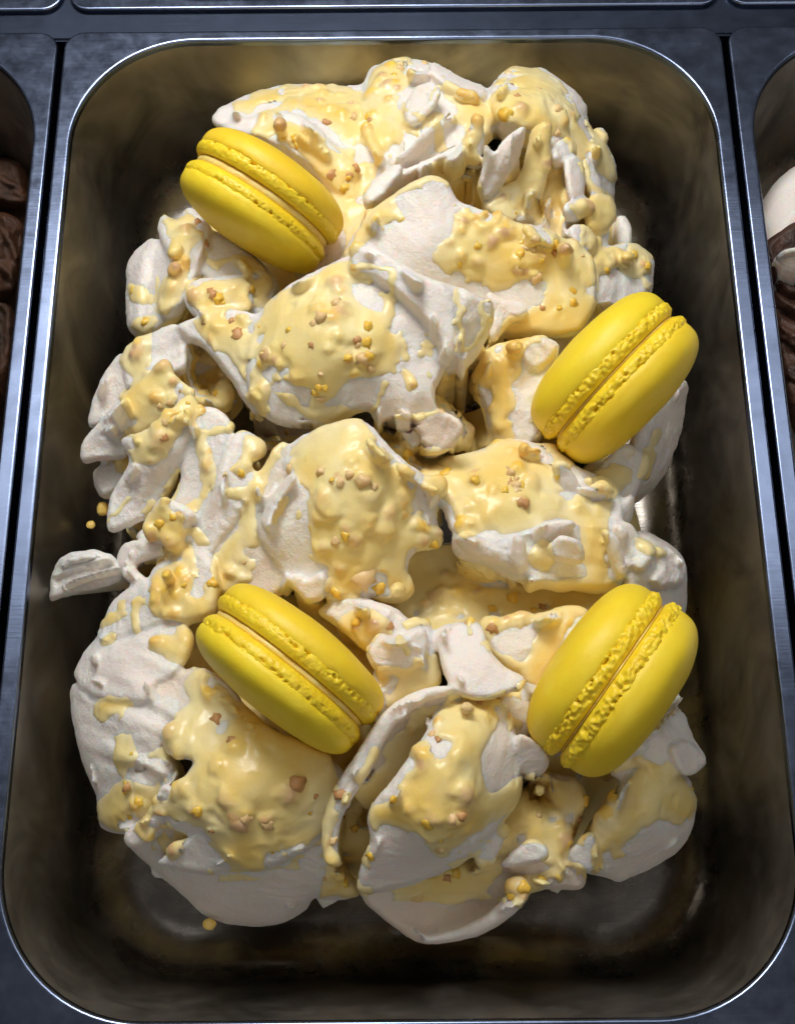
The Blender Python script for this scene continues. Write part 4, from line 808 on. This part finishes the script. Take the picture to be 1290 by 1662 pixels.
for (x, y, r) in kb:
    rp = r / MMPX; near = np.where((np.abs(spx - x) < rp * 2.2) & (np.abs(spy - y) < rp * 2.2) & tree_ok)[0]
    if len(near) < 4: continue
    c0 = near[np.argmin((spx[near] - x) ** 2 + (spy[near] - y) ** 2 - 40 * POS[near, 2])]
    d = np.linalg.norm(SM[near] - SM[c0], axis=1) / r
    d = d * (1 + 0.75 * noise(SM[near] / (r * 1.1)) + 0.3 * noise(SM[near] / (r * 0.45)))
    hgt = r * 0.75 * np.where(d < 1, np.sqrt(np.clip(1 - d * d, 0, 1)) * 0.75 + 0.25 * (1 - d), 0) + r * 0.10 * np.exp(-np.clip(d - 0.9, 0, 9) ** 2 * 10) * (d >= 0.9)
    tint = clamp01((1.05 - d) * 1.6) * (0.95 * rng.random() ** 0.9); up_ = tint > NUTC[near, 3]; ci = near[up_]; NUTC[ci, :3] = PAL[rng.integers(0, 5)]; NUTC[ci, 3] = tint[up_]
    HG[near] = np.maximum(HG[near], hgt * clamp01(SDm[near] / 1.6))
for it in range(2): HG = HG + 0.5 * (lap(HG[:, None])[:, 0] - HG)
POS = POS + SN2 * HG[:, None]
thin = clamp01(1 - SDm / 2.6) * 0.6; sel_ = thin > NUTC[:, 3]; NUTC[sel_, :3] = (0.87, 0.765, 0.50); NUTC[sel_, 3] = thin[sel_]
w2 = clamp01((SDm + 0.2) / 1.0)[:, None]
for it in range(2): POS = POS + w2 * 0.5 * (lap(POS) - POS)
print('sauce', time.time() - _t); _t = time.time()
# split into separate pools
lab = components(E_, len(POS))
fl = lab[q[:, 0]]
ids, cts = np.unique(fl, return_counts=True)
POOLS = []
for i_, c_ in sorted(zip(ids, cts), key=lambda t: -t[1]):
    if c_ < 60: continue
    qq = q[fl == i_]; us = np.unique(qq)
    if SDm[us].max() < 0.15: continue
    rm = np.full(len(POS), -1); rm[us] = np.arange(len(us))
    me_ = mesh_np('sauce_pool', POS[us], rm[qq]); at_ = me_.attributes.new('nut', 'FLOAT_COLOR', 'POINT'); at_.data.foreach_set('color', NUTC[us].astype(np.float32).ravel())
    POOLS.append(link('sauce_pool', me_, M_SAUCE, GELATO))
print('sauce pools', len(POOLS), 'verts', len(POS), 'union', len(UV_))
# ------------------------------------------------------------------ macarons
def lathe(prof, n, fn=None):
    prof = np.array(prof, float); a = np.arange(n) * 2 * math.pi / n
    R = prof[:, 0][:, None]; H = prof[:, 1][:, None]
    A = np.broadcast_to(a[None], (len(prof), n)); R = np.broadcast_to(R, A.shape).copy(); H = np.broadcast_to(H, A.shape).copy()
    if fn: R, H = fn(R, H, A)
    V = np.stack([R * np.cos(A), R * np.sin(A), H], -1).reshape(-1, 3)
    i = np.arange(n); j = (i + 1) % n; Fq = []
    for k in range(len(prof) - 1): Fq.append(np.c_[k * n + i, k * n + j, (k + 1) * n + j, (k + 1) * n + i])
    return V, np.concatenate(Fq)
def macaron(px, py, z, ang, lean, L, T, lopsided, label, sd, fillw, ruff=1.0):
    """seam direction in the photograph ang (deg, clockwise from right), lean: tilt of the axis to the viewer, L diameter and T thickness in px"""
    c = unproj([px], [py], z)[0]; d = ray([px], [py])[0]; depth = (c - C0) @ cd; mm = depth / F_PX
    v = d / np.linalg.norm(d)
    a = math.radians(ang); perp = math.sin(a) * cr + math.cos(a) * cu          # image direction across the seam, upper side
    perp = perp - v * (perp @ v); perp /= np.linalg.norm(perp)
    axis = perp * math.cos(math.radians(lean)) - v * math.sin(math.radians(lean))
    R = L * mm / 2; half = T * mm / 2; f = fillw * R
    e = empty('macaron', c); tag(e, label, 'macaron', 'yellow macarons pressed into the gelato')
    q = Vector(axis).to_track_quat('Z', 'Y'); e.rotation_mode = 'QUATERNION'; e.rotation_quaternion = q
    n = 220
    for s_ in (1, -1):
        sc = 1.0 + 0.03 * s_ * lopsided; hd = half * (1 + 0.06 * s_ * lopsided) - f
        fh = min(0.165 * R, hd * 0.36)
        r0 = R * sc
        # smooth cap
        prof = []
        nn = 26
        for k in range(nn + 1):
            t = k / nn * math.pi / 2
            prof.append((max(0.05, r0 * math.sin(t) ** 0.78), f + fh + (hd - fh) * math.cos(t) ** 0.74 if k < nn else f + fh))
        prof += [(r0 * 0.985, f + fh - 0.022 * R), (r0 * 0.95, f + fh - 0.035 * R), (r0 * 0.85, f + fh - 0.03 * R)]
        def wob(Rr, H, A):
            P = np.stack([np.cos(A) * Rr / R, np.sin(A) * Rr / R, H / R], -1).reshape(-1, 3)
            w = fbm(P * 1.7 + sd + s_ * 5, 2).reshape(Rr.shape); ew = fbm(np.stack([np.cos(A) * 5, np.sin(A) * 5, np.full_like(A, sd + s_)], -1).reshape(-1, 3), 3).reshape(Rr.shape)
            edge = np.clip(1 - np.abs(H - f - fh) / (0.10 * R), 0, 1)
            return Rr * (1 + 0.014 * w), H + 0.012 * R * w + edge * 0.045 * R * ew
        V, Fq = lathe(prof, n, wob); V[:, 2] *= s_
        if s_ < 0: Fq = Fq[:, ::-1]
        sh = link('shell', mesh_np('shell', V, Fq[:, ::-1]), M_SHELL, e)
        # ruffled foot under the cap
        fp = []; m_ = 18
        for k in range(m_ + 1):
            t = k / m_; fp.append((r0 * (0.955 + 0.05 * math.sin(math.pi * min(1, t * 1.05)) ** 0.7), f + fh * (1.12 - 1.12 * t)))
        fp += [(r0 * 0.9, f * 0.98), (r0 * 0.5, f * 0.97)]
        def ruf(Rr, H, A):
            t = (H - f) / fh
            P = np.stack([np.cos(A) * 10, np.sin(A) * 10, t * 1.5 + sd * 2 + s_ * 9], -1).reshape(-1, 3)
            b1 = noise(P).reshape(Rr.shape); b2 = noise(P * 2.3 + 4).reshape(Rr.shape)
            wgt = np.clip(t * 4, 0, 1) * np.clip((1.15 - t) * 5, 0, 1)
            lump = (0.5 - np.abs(b1) * 2.0) * 0.05 * ruff + b2 * 0.05 * ruff + 0.012 * noise(P * 5).reshape(Rr.shape)
            hole = np.clip((-b2 - 0.18) * 5, 0, 1) * np.clip(1 - np.abs(t - 0.85) * 3, 0, 1) * 0.09
            ed = 0.02 * R * noise(np.stack([np.cos(A) * 9, np.sin(A) * 9, np.full_like(A, sd)], -1).reshape(-1, 3)).reshape(Rr.shape)
            return Rr * (1 + wgt * (lump - hole)), H + ed * (t > 0.5)
        V, Fq = lathe(fp, 360, ruf); V[:, 2] *= s_
        if s_ < 0: Fq = Fq[:, ::-1]
        link('foot', mesh_np('foot', V, Fq[:, ::-1]), M_FOOT, sh)
    pf = [(R * 0.3, f * 1.02), (R * 0.86, f * 1.02), (R * 0.915, f * 0.8), (R * 0.93, f * 0.3), (R * 0.93, -f * 0.3), (R * 0.915, -f * 0.8), (R * 0.86, -f * 1.02), (R * 0.3, -f * 1.02)]
    def fw(Rr, H, A):
        w = fbm(np.stack([np.cos(A) * 3, np.sin(A) * 3, H / R * 4 + sd], -1).reshape(-1, 3), 3).reshape(Rr.shape); return Rr * (1 + 0.03 * w), H
    V, Fq = lathe(pf, 160, fw); link('filling', mesh_np('filling', V, Fq[:, ::-1]), M_FILL, e)
    return e
macaron(425, 330, 29, 33, -8.5, 262, 152, 0.3, 'yellow macaron with a wide tan filling gap at the upper left of the mound', 1.3, 0.05, 0.14)
macaron(995, 615, 26, -47.5, -3, 284, 178, 0, 'yellow macaron standing at the right edge beside the upper half of the mound', 4.1, 0.018, 0.6)
macaron(469, 1087, 31, 38.5, -4, 316, 164, 0.2, 'yellow macaron leaning on the left of the lower mound with pitted feet', 7.7, 0.034, 0.2)
macaron(992, 1102, 26, -55, 0.5, 310, 196, -0.2, 'broad yellow macaron at the lower right with crumpled thick feet', 10.9, 0.016, 0.8)
# ------------------------------------------------------------------ nut crumbs and drops
def blob_mesh(name, seed, rough=0.35, sub=2, mtl=None, flat=0.75):
    bm = bmesh.new(); bmesh.ops.create_icosphere(bm, subdivisions=sub, radius=1.0)
    P = np.array([v.co[:] for v in bm.verts]); k = 1 + rough * 1.6 * noise(P * 1.3 + seed * 3.1) + rough * 0.7 * noise(P * 3.0 + seed)
    for v, s_ in zip(bm.verts, k): v.co = v.co * float(s_)
    me = bpy.data.meshes.new(name); 
    for v in bm.verts: v.co *= S
    bm.to_mesh(me); bm.free(); me.materials.append(mtl)
    me.polygons.foreach_set('use_smooth', np.ones(len(me.polygons), bool))
    return me
NUTS = {k: [blob_mesh('nut_crumb', i + 7 * j, 0.62, 2, mt_) for i in range(5)] for j, (k, mt_) in enumerate((('t', M_NUT), ('p', M_NUTP), ('c', M_CANDY)))}
bm_ = bmesh.new()
for o in COL.objects:
    if o.type == 'MESH' and o.parent is GELATO: bm_.from_mesh(o.data)
BV = BVHTree.FromBMesh(bm_); bm_.free()
def hit(x, y):
    d = ray([x], [y])[0]; d = d / np.linalg.norm(d)
    r = BV.ray_cast(Vector(C0 * S), Vector(d))
    return (np.array(r[0]) / S, np.array(r[1])) if r[0] is not None else (None, None)
def crumb(x, y, r, k, sink=0.68, st=(1, 1, 0.8), parent=GELATO, name='nut_crumb'):
    p, n = hit(x, y)
    if p is None: return
    me_ = random.choice(NUTS[k]); o = bpy.data.objects.new(name, me_); COL.objects.link(o); o.parent = parent
    rr = r * MMPX * 1.1
    o.location = (p + n * rr * (0.35 - sink)) * S
    o.rotation_euler = Vector(n).to_track_quat('Z', 'Y').to_euler(); o.rotation_euler.rotate_axis('Z', random.uniform(0, 6.28))
    o.scale = (rr * st[0], rr * st[1], rr * st[2])
for x, y, r, k in ((520,515,9,'p'),(545,490,8,'p'),(508,523,7,'p'),(385,540,10,'t'),(376,520,6,'t'),(600,578,7,'c'),(505,560,5,'t'),(590,585,9,'p'),(460,560,5,'p'),
  (775,400,8,'c'),(900,410,9,'t'),(870,455,11,'p'),(840,440,9,'p'),(745,430,6,'c'),(930,470,7,'c'),(930,490,8,'c'),(880,500,6,'t'),(880,425,6,'c'),(600,195,6,'t'),(530,198,8,'t'),(575,190,7,'p'),(595,190,9,'c'),(560,305,9,'c'),(820,185,11,'c'),(825,118,7,'p'),(905,175,8,'p'),(905,215,8,'p'),(690,103,8,'p'),(840,155,6,'t'),
  (590,782,10,'p'),(608,790,6,'p'),(545,880,8,'p'),(560,870,7,'c'),(590,940,16,'p'),(615,955,10,'c'),(545,960,8,'c'),(850,818,9,'t'),(820,795,6,'c'),(770,778,7,'c'),(665,735,9,'c'),(725,765,10,'c'),(705,885,8,'c'),(800,990,8,'c'),(880,985,7,'t'),(832,970,9,'c'),(865,990,5,'c'),(578,1010,8,'c'),(800,1020,8,'t'),
  (350,640,7,'c'),(330,630,9,'c'),(336,395,7,'t'),(322,360,8,'t'),(410,470,7,'c'),(280,840,6,'c'),(260,850,8,'c'),(345,945,8,'c'),(300,950,4,'c'),(260,660,5,'p'),(268,712,6,'t'),(465,700,7,'p'),(470,760,10,'p'),
  (480,1270,13,'t'),(435,1340,9,'p'),(350,1165,9,'t'),(320,1318,8,'c'),(225,1300,8,'c'),(210,1325,6,'c'),(400,1330,9,'p'),(550,1290,8,'t'),(540,1365,6,'p'),(575,1345,7,'c'),(600,1390,7,'c'),(735,1330,8,'p'),(750,1325,8,'t'),(715,1380,7,'p'),(690,1340,9,'c'),(640,1300,6,'c'),(700,1190,6,'p'),(710,1200,5,'t'),(560,1430,7,'c'),(740,1420,8,'c'),(725,1425,7,'t'),(850,1440,10,'c'),(830,1455,7,'c'),(880,1425,7,'c'),(940,1330,7,'t'),(950,1300,8,'c'),(930,1350,6,'t'),(1122,1280,6,'c'),(340,1495,7,'c'),
  (1050,430,7,'c'),(1030,410,8,'c'),(985,440,8,'c'),(620,100,8,'c'),(650,110,7,'p'),(215,470,7,'c'),(235,522,8,'c'),(165,825,7,'c'),(390,770,6,'c'),(640,120,6,'c')):
    crumb(x, y, r, k)
for _ in range(34):                       # clusters of crushed nuts half sunk in the sauce
    x0, y0 = random.uniform(170, 1110), random.uniform(110, 1440)
    if SD[int(y0 // 2), int(x0 // 2)] < 10: continue
    for j in range(random.randint(2, 6)):
        x, y = x0 + random.gauss(0, 13), y0 + random.gauss(0, 13)
        if SD[int(y // 2), int(x // 2)] > 4: crumb(x, y, random.uniform(5, 9.5), random.choice('ppcct'), sink=random.uniform(0.55, 0.85), st=(1, random.uniform(0.6, 1), random.uniform(0.6, 1)))
scatter = 0
for _ in range(900):
    if scatter >= 25: break
    x, y = random.uniform(150, 1120), random.uniform(100, 1460)
    if SD[int(y // 2), int(x // 2)] < 5: continue
    crumb(x, y, random.choice((3.5, 4, 5, 6)), random.choice('tppccc'), sink=random.uniform(0.5, 0.95)); scatter += 1
for i_, (x, y, z, r, lb, st) in enumerate(()): pass
# splashes on the pan wall and floor
def splash(x, y, z, r, label, st=(1, 1, 0.5), m_=None):
    p = unproj([x], [y], z)[0]; e_ = blob_mesh('sauce_drop', x, 0.12, 3, m_ or M_DROP)
    o = link('sauce_drop', e_, None); o.location = p * S; o.scale = (r * st[0], r * st[1], r * st[2])
    tag(o, label, 'sauce drop', 'sauce splashes in the main pan'); return o

splash(148, 852, -30, 1.5, 'small amber sauce drop on the pan floor left of the white leaves')
splash(92, 1030, -52, 0.8, 'tiny pale sauce dot on the left pan wall below the shard')
splash(340, 1500, -22, 1.7, 'amber sauce drip hanging under the lower left lobe', (1.2, 1, .8))
splash(167, 826, -16, 2.0, 'round sauce blob hanging at the lowest left leaf', (1, 1.2, 1))
# ------------------------------------------------------------------ gelato in the neighbouring pans
FOLDS_MAIN = FOLDS; FOLDS = []
CH = empty('chocolate_gelato', tuple(unproj([-250], [800], -60)[0])); tag(CH, 'brown chocolate gelato in shadow in the left pan', 'gelato')
WH = empty('cream_gelato', tuple(unproj([1500], [800], -60)[0])); tag(WH, 'white gelato streaked with dark chocolate in the right pan', 'gelato')
kw = dict(parent=CH, m=M_CHOC)
fold('gelato_mass', [(-420,300),(-200,262),(10,256),(52,300),(40,420),(28,560),(4,700),(-20,900),(-60,1200),(-420,1200)], [(-300,320,-28),(20,280,-34),(0,600,-30),(-200,800,-20)], r=6, bot=-68, amp=4.5, wl=7, stria=(70,5,1.4), step=5, **kw)
fold('gelato_fold', [(-120,290),(-40,272),(30,296),(46,330),(10,330),(-60,322)], [(-80,290,-24),(30,310,-26)], r=3, amp=3.5, wl=4, **kw)
fold('gelato_fold', [(-120,360),(-40,340),(26,352),(40,400),(18,470),(-30,480),(-110,440)], [(-80,380,-20),(30,380,-24),(0,460,-22)], r=3, amp=3.5, wl=4, stria=(60,4,1.4), **kw)
fold('gelato_fold', [(-120,500),(-30,490),(20,500),(14,580),(-8,660),(-120,660)], [(-80,520,-17),(10,520,-22),(-20,640,-20)], r=3, amp=3.5, wl=4, stria=(80,4,1.4), **kw)
kw = dict(parent=WH, m=M_GEL)
fold('gelato_mass', [(1226,380),(1240,320),(1290,270),(1400,240),(1700,240),(1700,1200),(1330,1200),(1300,900),(1270,640),(1250,480)], [(1250,360,-22),(1300,290,-22),(1290,600,-28),(1500,600,-10),(1350,1000,-25)], r=6, bot=-68, amp=1.2, wl=12, stria=(-50,5,0.7), step=5, **kw)
kw = dict(parent=WH, m=M_CSAUCE)
fold('chocolate_ripple', [(1240,398),(1262,378),(1300,356),(1400,330),(1420,420),(1330,470),(1280,480),(1250,440)], [(1250,400,-14),(1300,370,-13),(1290,450,-16),(1400,380,-8)], r=3, amp=1.8, wl=5, **kw)
fold('chocolate_ripple', [(1256,470),(1290,486),(1400,500),(1420,760),(1330,760),(1290,690),(1264,560)], [(1270,500,-20),(1320,600,-16),(1400,640,-10)], r=3, amp=2.6, wl=5, stria=(30,4,1.5), **kw)
fold('gelato_curl', [(1256,420),(1276,404),(1320,404),(1330,440),(1280,448),(1262,440)], [(1260,420,-10),(1300,420,-6)], r=3, amp=0.5, parent=WH, m=M_GEL)
for o in FOLDS: adopt(o, o.parent)
